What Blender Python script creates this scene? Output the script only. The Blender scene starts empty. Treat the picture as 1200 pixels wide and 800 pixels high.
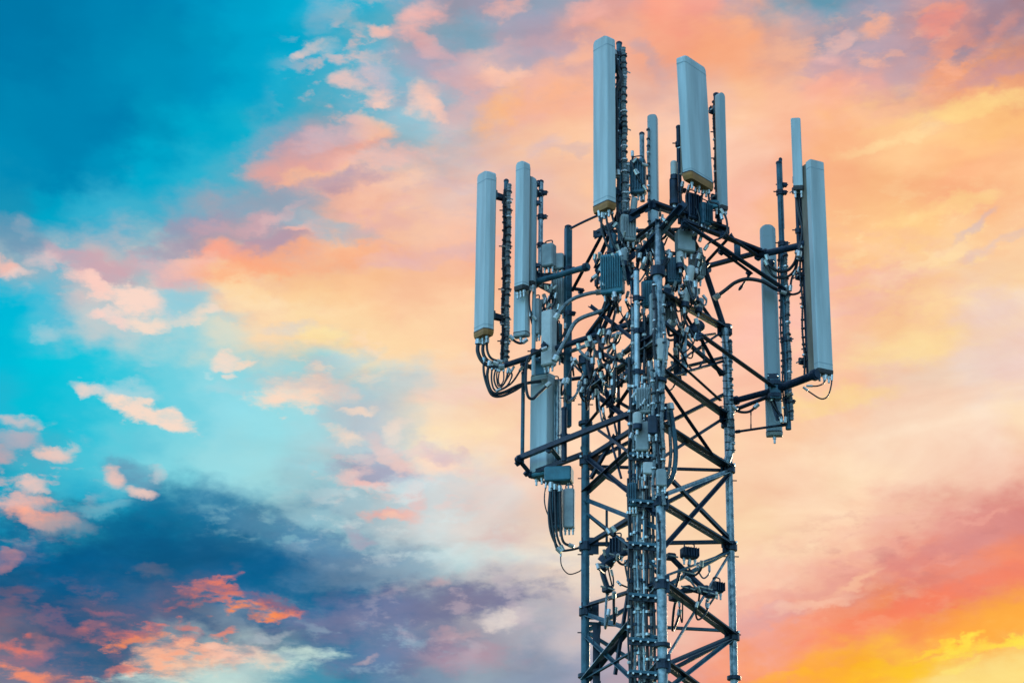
import bpy, bmesh, math, random
from mathutils import Vector, Matrix
R = math.radians
C = bpy.context.scene.collection
scene = bpy.context.scene
rnd = random.Random(7)

# ------------------------------------------------------------------ camera
F = 2586.0                                   # focal length in pixels of a 1200 px wide picture
PITCH = R(22.0)
ROLL = math.asin(90.0 / (F / math.tan(PITCH)))
CAM = Vector((0, 0, 1.7))
_r0, _u0 = Vector((1, 0, 0)), Vector((0, -math.sin(PITCH), math.cos(PITCH)))
FWD = Vector((0, math.cos(PITCH), math.sin(PITCH)))
RGT = _r0 * math.cos(ROLL) + _u0 * math.sin(ROLL)
UPV = _u0 * math.cos(ROLL) - _r0 * math.sin(ROLL)
cd = bpy.data.cameras.new('camera')
cam = bpy.data.objects.new('camera', cd)
C.objects.link(cam)
cd.sensor_width = 36.0
cd.lens = F / 1200.0 * 36.0
cd.clip_start, cd.clip_end = 0.1, 5000.0
cam.matrix_world = Matrix(((RGT.x, UPV.x, -FWD.x, CAM.x), (RGT.y, UPV.y, -FWD.y, CAM.y), (RGT.z, UPV.z, -FWD.z, CAM.z), (0, 0, 0, 1)))
scene.camera = cam

# ------------------------------------------------------------------ exposure
scene.view_settings.view_transform = 'Standard'
scene.view_settings.look = 'None'
scene.view_settings.exposure = 0.0
scene.view_settings.gamma = 1.0
scene.view_settings.use_curve_mapping = False
scene.cycles.max_bounces = 6

SUN_AZ, SUN_EL = R(21.0), R(10.0)             # behind the tower, to the right, just above the horizon

# ------------------------------------------------------------------ sky
def ray(px, py):
    return (FWD * F + RGT * (px - 600.0) + UPV * (400.0 - py)).normalized()
def lin(h):
    h = h.lstrip('#')
    out = []
    for i in (0, 2, 4):
        c = int(h[i:i+2], 16) / 255.0
        out.append(c / 12.92 if c <= 0.04045 else ((c + 0.055) / 1.055) ** 2.4)
    return out
# colours of the sunset sky, read off the photograph every 50 px, top row first
SKY = """
0078A8 0078A8 007CAC 007FB0 0085B4 0092C0 00A0C8 00A8CC 34AECC 28ABCA A8A0B2 909CB0 A8A0B4 7FA0B4 B8A0AC F9A58C FDA088 E09C94 8C9CAC 60A0B8 7098B0 B098A8 D89C98 8890A8 A88088
0076A8 007AAA 0082B0 0088B4 0090B8 0098C0 00A4CB 00A8CC 38AECB 6AAEC4 98A8B8 7CAAC0 A8A0B0 B29CAC EFB09C FBB494 FCAE88 FDB484 F8B090 A89EAA B8A4B0 A89CAC E09888 B88E98 A08490
007CAC 0082B0 0086B4 008CB8 0090BC 0094C0 00A8CC 28AECC 4CAFC8 70B0C4 B8A8B6 D0A8B0 E8B0A8 F2AE9C FBB898 D8B0A8 E4B8AC F9BC96 FCC090 F2AE9C FBAC94 C0A0AA F4A888 FDAA70 FCA268
008CB8 0088B4 0080B0 007CAC 00A0C4 00ACCE 08B0CE 60A8C0 98A8BC 94B8CC 8CC0D0 D0B4B4 F8BC98 FCBE90 FCC09C FCC0A0 F8C0AC FAC8A8 F8C4A8 FCB088 FCC08C FCCC94 FDC088 FEC888 FEC480
008CB8 0086B4 0082B0 00A0C8 00B0D0 00B6D4 40B0C8 C8A0A8 F8B8A0 F0B8A8 D8B8B0 C8BCC0 E0BCB0 E4B8A8 FCC8A0 FCC8A0 FCBFA0 FCC4B0 FCC0AC FCB488 FCC08C FCC08C FCB488 FCB080 FCC08C
2090B4 00A0C4 00AED0 00B4D4 00AACA 8CA2B6 8098B0 98AABC F4C0A8 F9C8A4 FCC4A8 FCC0A8 FABA9E E4B8B0 FCC4A0 FCC4A0 FCBCA0 FCC0AC FCC0A0 FCB88C FCBC88 FDC080 FDC484 FDC494 FCC498
A0B0BC 70B4C8 C8ACB4 60B0C4 A8A4B4 FCA890 D89CA0 D8A4A4 FCC498 F8C8A8 F4C8B0 FCC4A4 FCC0A0 FCBCA0 FCBFA4 FCC0A0 FCC0A0 FCBCA0 FCC0A4 FCC488 FCC890 FCCC94 FCCC94 F4CCA4 FACC9C
00B8D8 00B8D8 E8CCC4 FCD8C4 A8D0D8 FCE0B8 FCD4A0 FCC890 FCC894 FCC898 FCC49C FCC498 FCC09C FCBFA0 FCC0A0 FCC0A0 FCC0A0 FCBCA4 FCBCA8 FABBA8 F8BFA8 F8C8AC FCD0A8 F4D0B8 FCD8B0
00BCD8 00C4DC 00C4DC 40C8DC 78D0E0 90D8E4 FCDCBC FCE0B0 FCDCAC FCD8A8 FCD4A8 FCCFA8 FCC8A4 FCC4A4 FCC4A4 FCC4A4 FCC4A4 FCC0A8 FCC0B0 FABCA8 FAC8A0 FED494 FCD498 F0D0C0 F0D4C8
00BCD8 00C4DC 00C4DC 40C8DC 60CCDC 80D4E0 80D0E0 88D2DE A0D4DC A8D0D8 E8D4C8 FCD4B0 FAD0B0 FCCCAC FCC8A8 FCC8A8 FCC8A8 FCC4AC FCC4A8 FCCFA0 FCC8A8 F0D0BC ECD0C0 ECD2C4 F0CCC0
30B0CC 00BCD4 30C0D8 58CCDC 70D0E0 90D8E4 98DCE4 98D8E0 C0D2D6 B8CCD0 FCDCB8 FDDAB4 FCD4B0 FCD0B0 FCD0B0 FCD0B0 FCD0B0 FCD0A8 FCC8A8 FCD0A8 F8D0B4 F8D4B8 FAD4B8 FAD6BC FCD8B0
0098B8 48BCD0 50C4D8 68C8DA 80D4E0 98DCE4 A4E0E4 A0D4DC A0C4CC A8B8C4 C8C8CC E0D4CC ECD0C8 FCD0B4 FCD0B0 FCD0B0 FCD0B0 FCD4AC FCD0B4 FCD4B4 FCDCB8 FCD8B8 FAD4B8 F8CCB4 F4C0A8
00A4C4 50A8C0 10A8C8 1890B4 0078A0 3080A8 58A0BC 88BCCC A8CCD4 B8C8CE C4D4D8 DCD8D4 E8D8CC F8DCBC FCD8B4 FCD8B4 FCD8B0 FCDCB0 FCDCB0 FCD8B4 FCD0B0 F8C4A8 ECA898 E09890 D88880
0070A0 00649A 006090 00689A 00608C 006494 00689A 4080A8 7898B0 A8C4CC B8D0D4 D0D4D0 D8CCC8 F0DCC8 F8DCC0 FCD8B4 FCD8B4 FCD4B0 FCD0B0 FCCCAC FCC4A4 E49C90 E08C84 E8887C F08470
305C80 005484 10588A 3C6488 305C80 406488 205C88 006090 10689A 486C94 78809C 98A0B0 B0B4C0 CCC4C4 ECD4C4 F8D0B8 FCCCB0 F8C8B0 F4BCA8 ECA090 E49088 F0846C F88860 FC8C50 FC9848
707088 205C84 306088 58607C 907888 708094 98A8B4 7898A8 386C94 5C7898 8C8CA0 A89CA8 98A0B0 B0ACB8 C0B4BC D8B4AC F0B4A0 F0A898 F49480 FC9068 FD9054 FE9C48 FEA83C FEB830 FDC84C
808090 A07880 706C80 406888 B0D4D4 C8E4DC C0E0DC 4890A8 207898 6080A0 6888A4 98ACB8 7C90A8 8C98B0 A0A0B4 B8A4B0 F0A090 F89870 FC9850 FDAC38 FEB82C FEC82C FCDC70 FCDC88 FDDC8C
"""
GRID = [[lin(h) for h in row.split()] for row in SKY.strip().split('\n')]
def grid_at(px, py):
    gx = min(max(px / 50.0, 0), 23.9999); gy = min(max(py / 50.0, 0), 15.9999)
    i, j = int(gx), int(gy); fx, fy = gx - i, gy - j
    return [(GRID[j][i][k]*(1-fx) + GRID[j][i+1][k]*fx)*(1-fy) + (GRID[j+1][i][k]*(1-fx) + GRID[j+1][i+1][k]*fx)*fy for k in range(3)]
K = F * math.cos(PITCH)                      # one sky unit is about 1/2586 rad
def sky_uv(px, py):                          # azimuth and elevation of a direction, in sky units
    d = ray(px, py)
    return math.atan2(d.x, d.y) * K, math.asin(d.z) * F
def pix_of(d):
    z = d.dot(FWD)
    return 600 + F * d.dot(RGT) / z, 400 - F * d.dot(UPV) / z

def setup_world():
    w = bpy.data.worlds.new('World'); w.use_nodes = True
    nt = w.node_tree; N, L = nt.nodes, nt.links
    N.clear()
    def nd(t, **kw):
        n = N.new(t)
        for k, v in kw.items(): setattr(n, k, v)
        return n
    def math_(op, a, b=None, c=None, clamp=False):
        n = nd('ShaderNodeMath', operation=op, use_clamp=clamp)
        for i, x in enumerate((a, b, c)):
            if x is None: continue
            if isinstance(x, (int, float)): n.inputs[i].default_value = x
            else: L.new(x, n.inputs[i])
        return n.outputs[0]
    def mix(f, a, b, blend='MIX'):
        n = nd('ShaderNodeMix', data_type='RGBA', blend_type=blend)
        for i, x in ((0, f), (6, a), (7, b)):
            if isinstance(x, (int, float)): n.inputs[i].default_value = x
            elif isinstance(x, (list, tuple)): n.inputs[i].default_value = (*x[:3], 1)
            else: L.new(x, n.inputs[i])
        return n.outputs[2]
    def rng(v, a, b, c=0.0, d=1.0, kind='SMOOTHSTEP'):
        n = nd('ShaderNodeMapRange', interpolation_type=kind)
        L.new(v, n.inputs[0])
        for i, x in enumerate((a, b, c, d)): n.inputs[1+i].default_value = x
        return n.outputs[0]
    tc = nd('ShaderNodeTexCoord')
    sep = nd('ShaderNodeSeparateXYZ'); L.new(tc.outputs['Generated'], sep.inputs[0])
    x, y, z = sep.outputs
    az = math_('ARCTAN2', x, y)
    el = math_('ARCSINE', z)
    U = math_('MULTIPLY', az, K); V = math_('MULTIPLY', el, F)
    uv = nd('ShaderNodeCombineXYZ'); L.new(U, uv.inputs[0]); L.new(V, uv.inputs[1])
    uv.inputs[2].default_value = 1.0
    def noise(scale_px, detail, rough, seed, stretch=1.0, rot=0.0, dist=0.0):
        mp = nd('ShaderNodeMapping'); mp.inputs['Location'].default_value = (seed * 13.7, seed * 7.1, seed)
        mp.inputs['Rotation'].default_value = (0, 0, rot)
        mp.inputs['Scale'].default_value = (1 / (scale_px * stretch), 1 / scale_px, 1)
        L.new(uv.outputs[0], mp.inputs[0])
        n = nd('ShaderNodeTexNoise'); n.inputs['Scale'].default_value = 1.0
        n.inputs['Detail'].default_value = detail; n.inputs['Roughness'].default_value = rough
        n.inputs['Distortion'].default_value = dist
        L.new(mp.outputs[0], n.inputs['Vector'])
        return n
    def shifted(base, n, amp):
        s = nd('ShaderNodeVectorMath', operation='SUBTRACT'); L.new(n.outputs['Color'], s.inputs[0]); s.inputs[1].default_value = (.5, .5, .5)
        a = nd('ShaderNodeVectorMath', operation='MULTIPLY_ADD'); L.new(s.outputs[0], a.inputs[0]); a.inputs[1].default_value = (amp, amp, 0); L.new(base, a.inputs[2])
        return a.outputs[0]
    w1 = shifted(uv.outputs[0], noise(90, 3, .5, 3, 1.4, -.35), 40)
    warp = shifted(w1, noise(40, 6, .56, 11, 1.7, -.3), 105)
    pw = shifted(uv.outputs[0], noise(30, 6, .58, 21, 1.5, -.2), 52)
    ws = nd('ShaderNodeSeparateXYZ'); L.new(warp, ws.inputs[0])
    # --- colour field: one ramp along azimuth for each elevation
    u0, u1 = -690.0, 690.0
    v_top, v_bot = 0.5600 * F, 0.2120 * F
    nrow, ncol = 17, 28
    fac_u = math_('MULTIPLY_ADD', ws.outputs[0], 1 / (u1 - u0), -u0 / (u1 - u0), True)
    col = None
    for j in range(nrow):
        vv = v_top + (v_bot - v_top) * j / (nrow - 1)
        rp = nd('ShaderNodeValToRGB')
        L.new(fac_u if col is None else math_('MULTIPLY_ADD', col, 1e-9, fac_u), rp.inputs[0])   # in sequence, so few values are held at once
        e = rp.color_ramp.elements
        rp.color_ramp.interpolation = 'EASE'
        while len(e) < ncol: e.new(0.5)
        for i in range(ncol):
            e[i].position = i / (ncol - 1)
        for i in range(ncol):
            uu = u0 + (u1 - u0) * i / (ncol - 1)
            a, b = uu / K, vv / F
            d = Vector((math.sin(a) * math.cos(b), math.cos(a) * math.cos(b), math.sin(b)))
            e[i].color = (*grid_at(*pix_of(d)), 1)
        if col is None: col = rp.outputs[0]
        else:
            prev = v_top + (v_bot - v_top) * (j - 1) / (nrow - 1)
            col = mix(rng(ws.outputs[1], prev, vv), col, rp.outputs[0])
    # --- fine streaks of denser and thinner cloud
    fine = noise(75, 7, .52, 5, 2.2, -.35, .5).outputs['Fac']
    fine2 = noise(24, 6, .6, 9, 1.7, -.3).outputs['Fac']
    f = math_('MULTIPLY_ADD', fine, .75, .63)
    f2 = math_('MULTIPLY_ADD', fine2, .12, .94)
    ff = math_('MULTIPLY', f, f2)
    g = nd('ShaderNodeCombineXYZ')
    L.new(math_('POWER', ff, .35), g.inputs[0]); L.new(ff, g.inputs[1]); L.new(math_('POWER', ff, 1.1), g.inputs[2])
    cloudiness = rng(ws.outputs[0], -420, -120)
    low = rng(ws.outputs[1], .32 * F, .29 * F)
    amt = math_('MAXIMUM', math_('MULTIPLY_ADD', cloudiness, .8, .1), math_('MULTIPLY', low, .9))
    # --- separate small clouds: centre, radii in px, turn in degrees, colour, edge softness, opacity
    edge = math_('MULTIPLY_ADD', noise(20, 7, .65, 31, 2.0, -.15).outputs['Fac'], 4.4, -2.15)
    thin = rng(noise(24, 7, .62, 51, 2.2, -.25).outputs['Fac'], .30, .52, .66, 1.0)      # clouds thin out in places
    edge_low = math_('MULTIPLY_ADD', noise(13, 7, .62, 41, 2.8, -.18).outputs['Fac'], 9.0, -4.1)
    PUFFS = [
        (205,640,210,36,3,'085A88',.5,.8),(250,603,75,20,6,'1C749C',.6,.75),(345,700,80,26,8,'06608C',.5,.85),(395,716,70,24,-4,'12648F',.5,.75),(480,708,125,20,-9,'626F98',.5,.8),(425,655,70,12,9,'6A8CAC',.6,.7),(80,690,120,26,0,'0A5886',.6,.7),(100,772,44,14,-6,'1C5E88',.6,.8),(330,625,60,14,14,'5E94B4',.6,.7),(380,612,40,8,20,'A0CCD6',.7,.6),(520,655,60,12,-10,'C0DCDC',.7,.6),(470,765,70,14,-14,'66789C',.6,.7),
        (548,38,24,17,-10,'7AA6BC',.6,.85),(592,8,24,11,-20,'ECB4AA',.5,.85),(560,76,44,15,-12,'ECB8AE',.6,.8),(590,90,26,9,-10,'FCC2A8',.5,.8),(478,100,22,14,0,'7CB6CC',.6,.8),(522,114,18,11,10,'9CB8C8',.6,.8),(480,150,40,20,-6,'8AC0D0',.6,.8),(540,130,30,10,-30,'D8B8B8',.6,.7),(448,70,26,10,10,'78B0C6',.7,.6),
        (350,176,22,14,-20,'C08C9E',.6,.8),(395,178,50,13,-20,'FAAA90',.5,.85),(438,186,54,9,-6,'F4C0B2',.6,.8),(350,248,34,14,-10,'94AEC0',.6,.85),(385,302,64,15,-8,'FCB288',.6,.8),(300,262,20,7,-20,'DCA8AC',.6,.7),(500,303,60,7,-12,'ECC0BA',.6,.7),(560,285,40,6,-14,'E4BCB8',.6,.6),(455,222,40,8,-20,'FCCCB0',.6,.7),
        (225,268,44,10,-20,'9C9AB2',.5,.8),(275,300,34,13,14,'FCA688',.5,.85),(265,325,44,14,18,'FDDCB0',.5,.85),(290,345,30,12,20,'FEE2B4',.5,.8),(200,318,36,14,10,'DCB2B8',.5,.8),(212,352,26,11,-30,'88CCDC',.5,.85),(85,303,46,10,12,'BCA6B6',.5,.8),(265,372,22,6,-10,'A0D4DC',.6,.7),(300,360,40,12,10,'FEDCB0',.6,.7),(330,335,70,14,6,'FDC890',.7,.6),
        (640,55,50,12,-10,'C0A4B0',.6,.7),(610,70,30,8,-10,'A8A4B4',.6,.7),(690,60,30,10,-20,'FBB898',.6,.7),(1010,60,70,10,-14,'C8A6B0',.6,.7),(1170,85,50,9,-16,'C094A0',.6,.7),(1040,130,60,8,-10,'FCC098',.6,.6),(1150,178,60,8,-8,'FEBC84',.6,.6),(1040,165,50,7,-10,'FEDCA0',.6,.6),(980,330,60,7,-8,'F6BCB0',.6,.6),(1050,325,40,6,-6,'F8C8B0',.6,.6),(1000,360,50,8,-10,'F2BCB0',.6,.6),(1100,300,50,6,-20,'FEDCAC',.6,.6),(560,460,60,10,-6,'F8D0C0',.6,.6),(560,500,50,8,-10,'FEE0B4',.6,.6),
        (1130,690,90,10,-16,'F47E64',.6,.7),(1050,720,80,9,-16,'FC8460',.6,.7),(950,690,60,8,-14,'E8A094',.6,.7),(905,722,40,8,-12,'DCA4A4',.6,.7),(1080,600,60,7,-10,'F4BCA8',.6,.7),(1020,650,50,8,-16,'F0AC9C',.6,.7),(1150,740,70,8,-18,'FEA840',.6,.6),
        (105,455,22,9,8,'FCD8C8',.35,.95),(143,456,26,10,0,'C8D8DC',.6,.6),(180,488,48,13,14,'FCDCC8',.3,1),(355,460,52,17,-8,'FCD8C0',.35,1),
        (340,447,40,8,-6,'C0C4C8',.7,.6),(22,497,17,6,-4,'ECC4BE',.5,.9),(18,517,18,7,-10,'D8B4B8',.5,.9),(5,535,11,8,0,'F4ACA0',.5,.95),
        (20,530,40,18,0,'5CA0BC',.8,.5),(62,533,15,7,10,'F8C8B8',.4,.95),(76,527,10,5,-20,'F0CCC0',.5,.8),(35,571,15,5,-12,'F4C8BC',.45,.95),
        (30,590,28,9,-5,'F0B8AC',.5,.95),(45,606,30,11,4,'FCAE96',.45,1),(72,616,26,10,0,'8CA0B0',.7,.8),(155,553,24,14,10,'6494B2',.7,.9),
        (134,558,9,9,20,'F8C8B8',.5,.95),(163,577,14,7,10,'F8CCBC',.45,.95),(182,549,9,6,30,'C8CCD0',.6,.8),
        (5,655,10,5,-10,'C08890',.5,.8),(14,690,20,6,-10,'70607C',.7,.8),(6,720,20,12,0,'906878',.7,.7),
        (185,670,18,6,-4,'606C88',.7,.8),(215,695,40,14,-20,'606484',.8,.7),
        (252,682,27,4.3,-9,'F47C60',.5,0.85),(230,690,20,5,-15,'DC7868',.5,.85),(285,706,37,5.8,10,'FC8458',.45,0.90),(303,716,36,6.5,-2,'FF8C4C',.4,0.90),(345,715,12,2.9,-10,'F08068',.5,0.81),
        (300,703,44,6,6,'A86470',.7,.8),(218,707,26,4,-10,'C06C68',.5,.8),(262,692,12,2.9,0,'E87860',.5,0.72),
        (120,720,34,13,10,'6C6480',.8,.7),(108,739,16,6,-10,'D87C74',.5,.85),(120,722,18,4,-5,'C0707C',.6,.6),(165,737,29,6.5,-18,'EC7C68',.5,0.81),(160,750,29,6.5,-20,'FF9058',.4,0.90),(222,733,14,4.3,20,'E47C68',.5,0.77),
        (210,752,17,5.0,-15,'F88C6C',.5,0.85),(265,744,12,3.6,-20,'F88C6C',.45,0.85),(225,775,44,14,-5,'FCC8A8',.55,.95),(185,765,26,13,-25,'FCB898',.5,.95),(150,784,20,3.6,-8,'F89078',.5,0.77),
        (240,765,30,7,-5,'F8A080',.5,.8),(275,765,30,8,0,'F8CCB8',.6,.8),(45,792,44,9.4,8,'FC8C64',.45,0.90),(12,759,22,5.0,0,'F47C64',.5,0.85),(20,772,30,6,-10,'A87080',.7,.7),(52,756,14,4,0,'B07880',.6,.7),
        (340,773,40,10,-10,'D4ECE0',.7,.8),(350,795,50,10,0,'3890AC',.7,.8),(230,793,70,8,-4,'C8E8E0',.6,.7),(315,747,18,5,-8,'C0D0D4',.6,.8),(310,775,20,5,0,'F8D0B8',.6,.8),
        (440,551,42,12,4,'A098B2',.6,.95),(456,533,26,10,30,'FCC4B2',.5,.95),(436,566,20,4,2,'FCC4B8',.5,.95),(408,557,10,4,0,'ECC8C0',.6,.8),(484,582,11,9,40,'ECBCB6',.6,.9),(460,603,26,7,0,'F0B0A4',.5,.95),(458,605,9,4,0,'FCC8B0',.5,.9),
        (515,543,26,13,10,'FCD4BC',.6,.9),(518,530,24,8,12,'D4B8C0',.7,.8),(420,627,12,5,0,'B09CB0',.7,.7),(425,493,50,28,50,'B4C0CC',.8,.7),(420,481,14,4,0,'FCDCC4',.5,.9),(405,510,16,7,20,'FCDCC4',.5,.9),(465,503,9,12,20,'F8DCC8',.6,.8),
        (560,615,60,16,0,'E4D4CC',.8,.5),(590,625,22,8,-10,'DCBCB8',.7,.7),(512,677,9,6,0,'CCB0B4',.7,.8),(430,668,60,14,-8,'7898B4',.8,.6),(470,720,110,17,-12,'787C9C',.7,.8),(560,700,34,10,-10,'80809E',.6,.8),
        (540,768,44,14,0,'B890A0',.8,.7),(432,771,10,4,-10,'E4B4AC',.5,.8),(535,745,22,5,-10,'DCB0B0',.6,.7),(590,723,26,9,0,'ECE0D8',.6,.8),(460,760,60,16,-20,'707C9C',.8,.5),
        (340,192,44,15,-14,'F8A690',.6,.9),(366,205,30,8,-10,'FCBC94',.6,.9),(345,172,46,20,-12,'A8A4B8',.8,.6),(435,152,20,9,8,'FCC8A8',.5,.95),(390,160,36,10,-15,'DCB8BC',.7,.8),(400,213,44,8,-6,'B49CAE',.7,.8),
        (362,62,13,6,-20,'F0CCC0',.4,.95),(376,60,14,8,0,'A8BCC8',.6,.8),(378,20,14,16,60,'78AEC8',.6,.9),(415,25,30,10,20,'80B4C8',.6,.8),(448,33,9,7,30,'FCC4B4',.4,.95),(408,94,17,7,8,'F8C8BC',.45,.9),(440,92,18,8,10,'C8B8C4',.6,.8),(440,113,18,7,18,'F4C8BC',.5,.9),(447,121,7,4,0,'FCCCB8',.4,.9),
        (495,118,16,16,-50,'FCC8B4',.45,.95),(512,128,12,7,20,'FCC8B4',.5,.9),(500,52,26,8,28,'F8BCB0',.6,.9),(490,20,30,14,-30,'F4B8B0',.6,.9),(505,68,40,18,10,'B4A0B4',.8,.7),
        (15,273,30,15,10,'6C9AB6',.6,.95),(25,265,8,6,0,'90A8BC',.5,.8),(8,308,16,9,0,'FCC0B0',.4,1),(25,318,14,6,0,'FCD4C8',.5,.8),(55,302,14,8,0,'F0C8C4',.6,.8),(82,287,9,4,0,'70B4C8',.6,.7),
        (95,305,34,10,12,'C8A8B4',.6,.8),(130,315,30,12,14,'D0A8B0',.6,.8),(150,348,48,12,12,'FCD8C8',.35,1),(110,333,24,9,20,'FCCCC0',.5,.9),(130,366,14,5,0,'F8D8CC',.4,.9),(112,367,9,6,0,'FCD4C8',.4,1),(142,376,16,6,-8,'FCD4C8',.4,1),(172,378,18,8,8,'FCDCC8',.35,1),(215,373,18,6,-8,'F8DCC8',.45,.9),(240,366,12,6,-10,'F8DCC8',.45,.9),(232,379,8,4,0,'F8DCC8',.5,.9),
        (55,392,13,8,10,'A0CCD8',.5,.9),(210,355,20,14,-20,'98CCDA',.7,.8),(268,419,11,7,-10,'FCDCC8',.4,.95),(290,422,12,5,-8,'FCDCC4',.4,.95),(274,436,4,5,0,'F4DCCC',.5,.9),(258,453,14,6,0,'A8D4DC',.6,.8),(250,433,6,3,0,'B8DCE0',.5,.8),(178,423,8,4,0,'98D0DC',.6,.7),(120,595,20,5,-8,'90C8D4',.7,.6),
        (235,278,26,7,-22,'A098AC',.6,.8),(255,268,20,8,-10,'D0A4AC',.6,.8),(200,295,34,8,-10,'A89CB0',.6,.8),(255,300,28,9,-10,'FCA890',.6,.9),(225,312,26,10,-10,'F8C0B0',.6,.8),(320,285,36,9,-16,'B898A8',.6,.9),(355,268,24,5,-5,'F8BCAC',.5,.9),(330,253,22,4,-25,'E0B8B8',.5,.8),(390,268,46,9,10,'A8BCC8',.6,.9),(315,238,40,10,-10,'90A4B8',.8,.7),(300,310,50,12,-14,'FCAA80',.7,.8),
        (450,265,36,9,-14,'E8B8B0',.7,.7),(470,300,36,8,-12,'ECC0BC',.7,.7),(340,383,20,5,-5,'D8D4CC',.7,.8),(375,395,24,8,0,'FEE8A8',.8,.7),(405,425,30,8,-20,'B8D0D4',.7,.8),
        (640,172,16,8,-30,'D4B4B8',.6,.8),(668,179,16,6,-6,'D0B0B0',.6,.8),(755,60,16,9,40,'C4ACB2',.7,.8),(775,80,18,12,30,'CCB0B4',.8,.7),(585,130,24,16,-40,'FDBA80',.8,.9),(640,118,40,12,-20,'FDB484',.8,.6),(690,15,24,10,-20,'F4B4A8',.6,.8),(625,30,30,12,-10,'A89CB0',.7,.7),
        (1026,30,17,8,-20,'FCB290',.5,.95),(985,45,14,6,-20,'F0BCB0',.5,.85),(965,67,14,7,-10,'F0B8B0',.6,.8),(1105,28,24,10,-20,'F0988A',.6,.9),(1105,12,18,5,-10,'F4A088',.5,.9),(1130,60,14,6,-20,'9492A8',.6,.9),(1115,50,20,5,-20,'E8A08C',.5,.8),(1170,40,22,8,-30,'E09888',.6,.8),(1060,85,16,18,40,'BCA4B0',.7,.8),(925,58,20,8,-10,'FABC98',.6,.8),(960,80,18,8,-10,'C4A0A8',.7,.7),
        (1150,125,60,8,-5,'FED68C',.8,.9),(1110,245,50,7,-10,'FED490',.7,.8),(1147,263,20,4,-32,'D0B8BC',.6,.8),(1142,297,20,6,-20,'E0BEBA',.7,.8),(1190,275,26,4,-18,'E0C0B4',.7,.6),(1165,360,24,16,-30,'ECCCC4',.8,.7),(1060,410,60,14,-10,'FEE0A0',.7,.7),(975,470,50,10,-6,'FEDC98',.7,.8),
        (1010,692,20,7,-20,'D89088',.8,.5),(1075,655,50,9,-12,'DC8C88',.7,.7),(1160,625,50,9,-14,'D88C88',.8,.7),(1150,608,30,3,-14,'F0A898',.6,.7),(1095,662,20,3,-14,'F0A090',.6,.6),(1000,680,26,4,-20,'FCC8A4',.6,.8),(960,705,40,5,-14,'FCC8AC',.7,.7),
        (1123,757,28,5,-28,'FEE44C',.5,.9),(1090,762,20,3,-14,'FED840',.6,.8),(1160,755,30,4,-14,'FEE048',.6,.8),(1194,745,16,4,-10,'FFE84C',.5,.9),(1050,785,40,6,-8,'FFCC28',.8,.8),(1145,795,50,14,-18,'FCDC84',.6,.9),(950,792,60,5,-4,'FEB42C',.7,.7),(1130,780,16,4,-25,'FEE878',.6,.8),
    ]
    wa = noise(28, 8, .6, 61, 1.9, -.35, .12).outputs['Fac']; wb = noise(22, 8, .6, 71, 2.1, -.25, .1).outputs['Fac']
    def wisps(col, n, cx, cy, rx, ry, hexc, op, lo=.5, hi=.64):
        u, v = sky_uv(cx, cy)
        q = nd('ShaderNodeVectorMath', operation='MULTIPLY_ADD'); L.new(uv.outputs[0], q.inputs[0]); q.inputs[1].default_value = (1 / rx, 1 / ry, 0); q.inputs[2].default_value = (-u / rx, -v / ry, 0)
        ln = nd('ShaderNodeVectorMath', operation='LENGTH'); L.new(q.outputs[0], ln.inputs[0])
        return mix(math_('MULTIPLY', rng(n, lo, hi), rng(ln.outputs['Value'], 1.1, .35, 0.0, op)), col, lin(hexc))
    WISPS = [(0,440,100,130,130,'F6BFB2',.55),(1,480,90,120,110,'86B2C6',.5),(0,420,250,130,60,'ECBAB4',.45),(1,520,200,120,90,'D4B8BC',.4),(0,130,320,150,50,'F4C8BE',.4),(1,30,570,90,90,'ECB8B0',.5),
             (0,620,60,120,70,'B0A4B4',.5),(1,1040,70,190,80,'FCB698',.5),(0,1090,40,160,70,'A496AA',.5),(1,1080,290,190,100,'FEDCA4',.4),(0,1000,330,160,80,'F2B4A4',.4),(0,470,610,160,70,'D4E0E0',.55),(1,330,610,120,40,'8CC0CC',.5),
             (1,480,560,150,70,'F0C8C0',.4),(0,540,720,140,60,'C8B8C2',.5),(1,420,760,150,50,'9CB4C4',.45),(0,200,720,190,70,'2E5E86',.5),(1,90,740,130,70,'C0747A',.22),(1,1060,640,170,70,'C8807E',.3),(0,1010,690,150,60,'FCBC98',.3),(1,380,420,110,60,'FCDCC0',.45),(0,640,690,100,60,'B8B4C0',.4)]
    def dot(p, a, b_, c_):
        n = nd('ShaderNodeVectorMath', operation='DOT_PRODUCT'); L.new(p, n.inputs[0]); n.inputs[1].default_value = (a, b_, c_)
        return n.outputs['Value']
    for w_ in WISPS[:10]: col = wisps(col, (wa, wb)[w_[0]], *w_[1:])
    seq = pw
    for k, (cx, cy, rx, ry, deg, hexc, soft, op) in enumerate(PUFFS):
        u, v = sky_uv(cx, cy)
        if rx < 24: soft, op = min(.8, soft * 1.45), op * .92
        if k % 5 == 0:                       # a tiny dependency keeps the node order, and so the memory, small
            sq = nd('ShaderNodeVectorMath', operation='MULTIPLY_ADD'); L.new(col, sq.inputs[0]); sq.inputs[1].default_value = (1e-9, 1e-9, 0); L.new(pw, sq.inputs[2])
            seq = sq.outputs[0]
        c_, s_ = math.cos(-R(deg)), math.sin(-R(deg))
        a_ = dot(seq, c_ / rx, s_ / rx, -(u * c_ + v * s_) / rx)
        b_ = dot(seq, -s_ / ry, c_ / ry, -(-u * s_ + v * c_) / ry)
        r2 = math_('MULTIPLY_ADD', b_, b_, math_('MULTIPLY_ADD', a_, a_, edge_low if cy > 660 and cx < 400 else edge))
        m = rng(r2, 1 + soft * 3.3, 1.0 - soft * 2.4, 0.0, op * .95)
        col = mix(math_('MULTIPLY', m, thin), col, lin(hexc))
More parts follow.
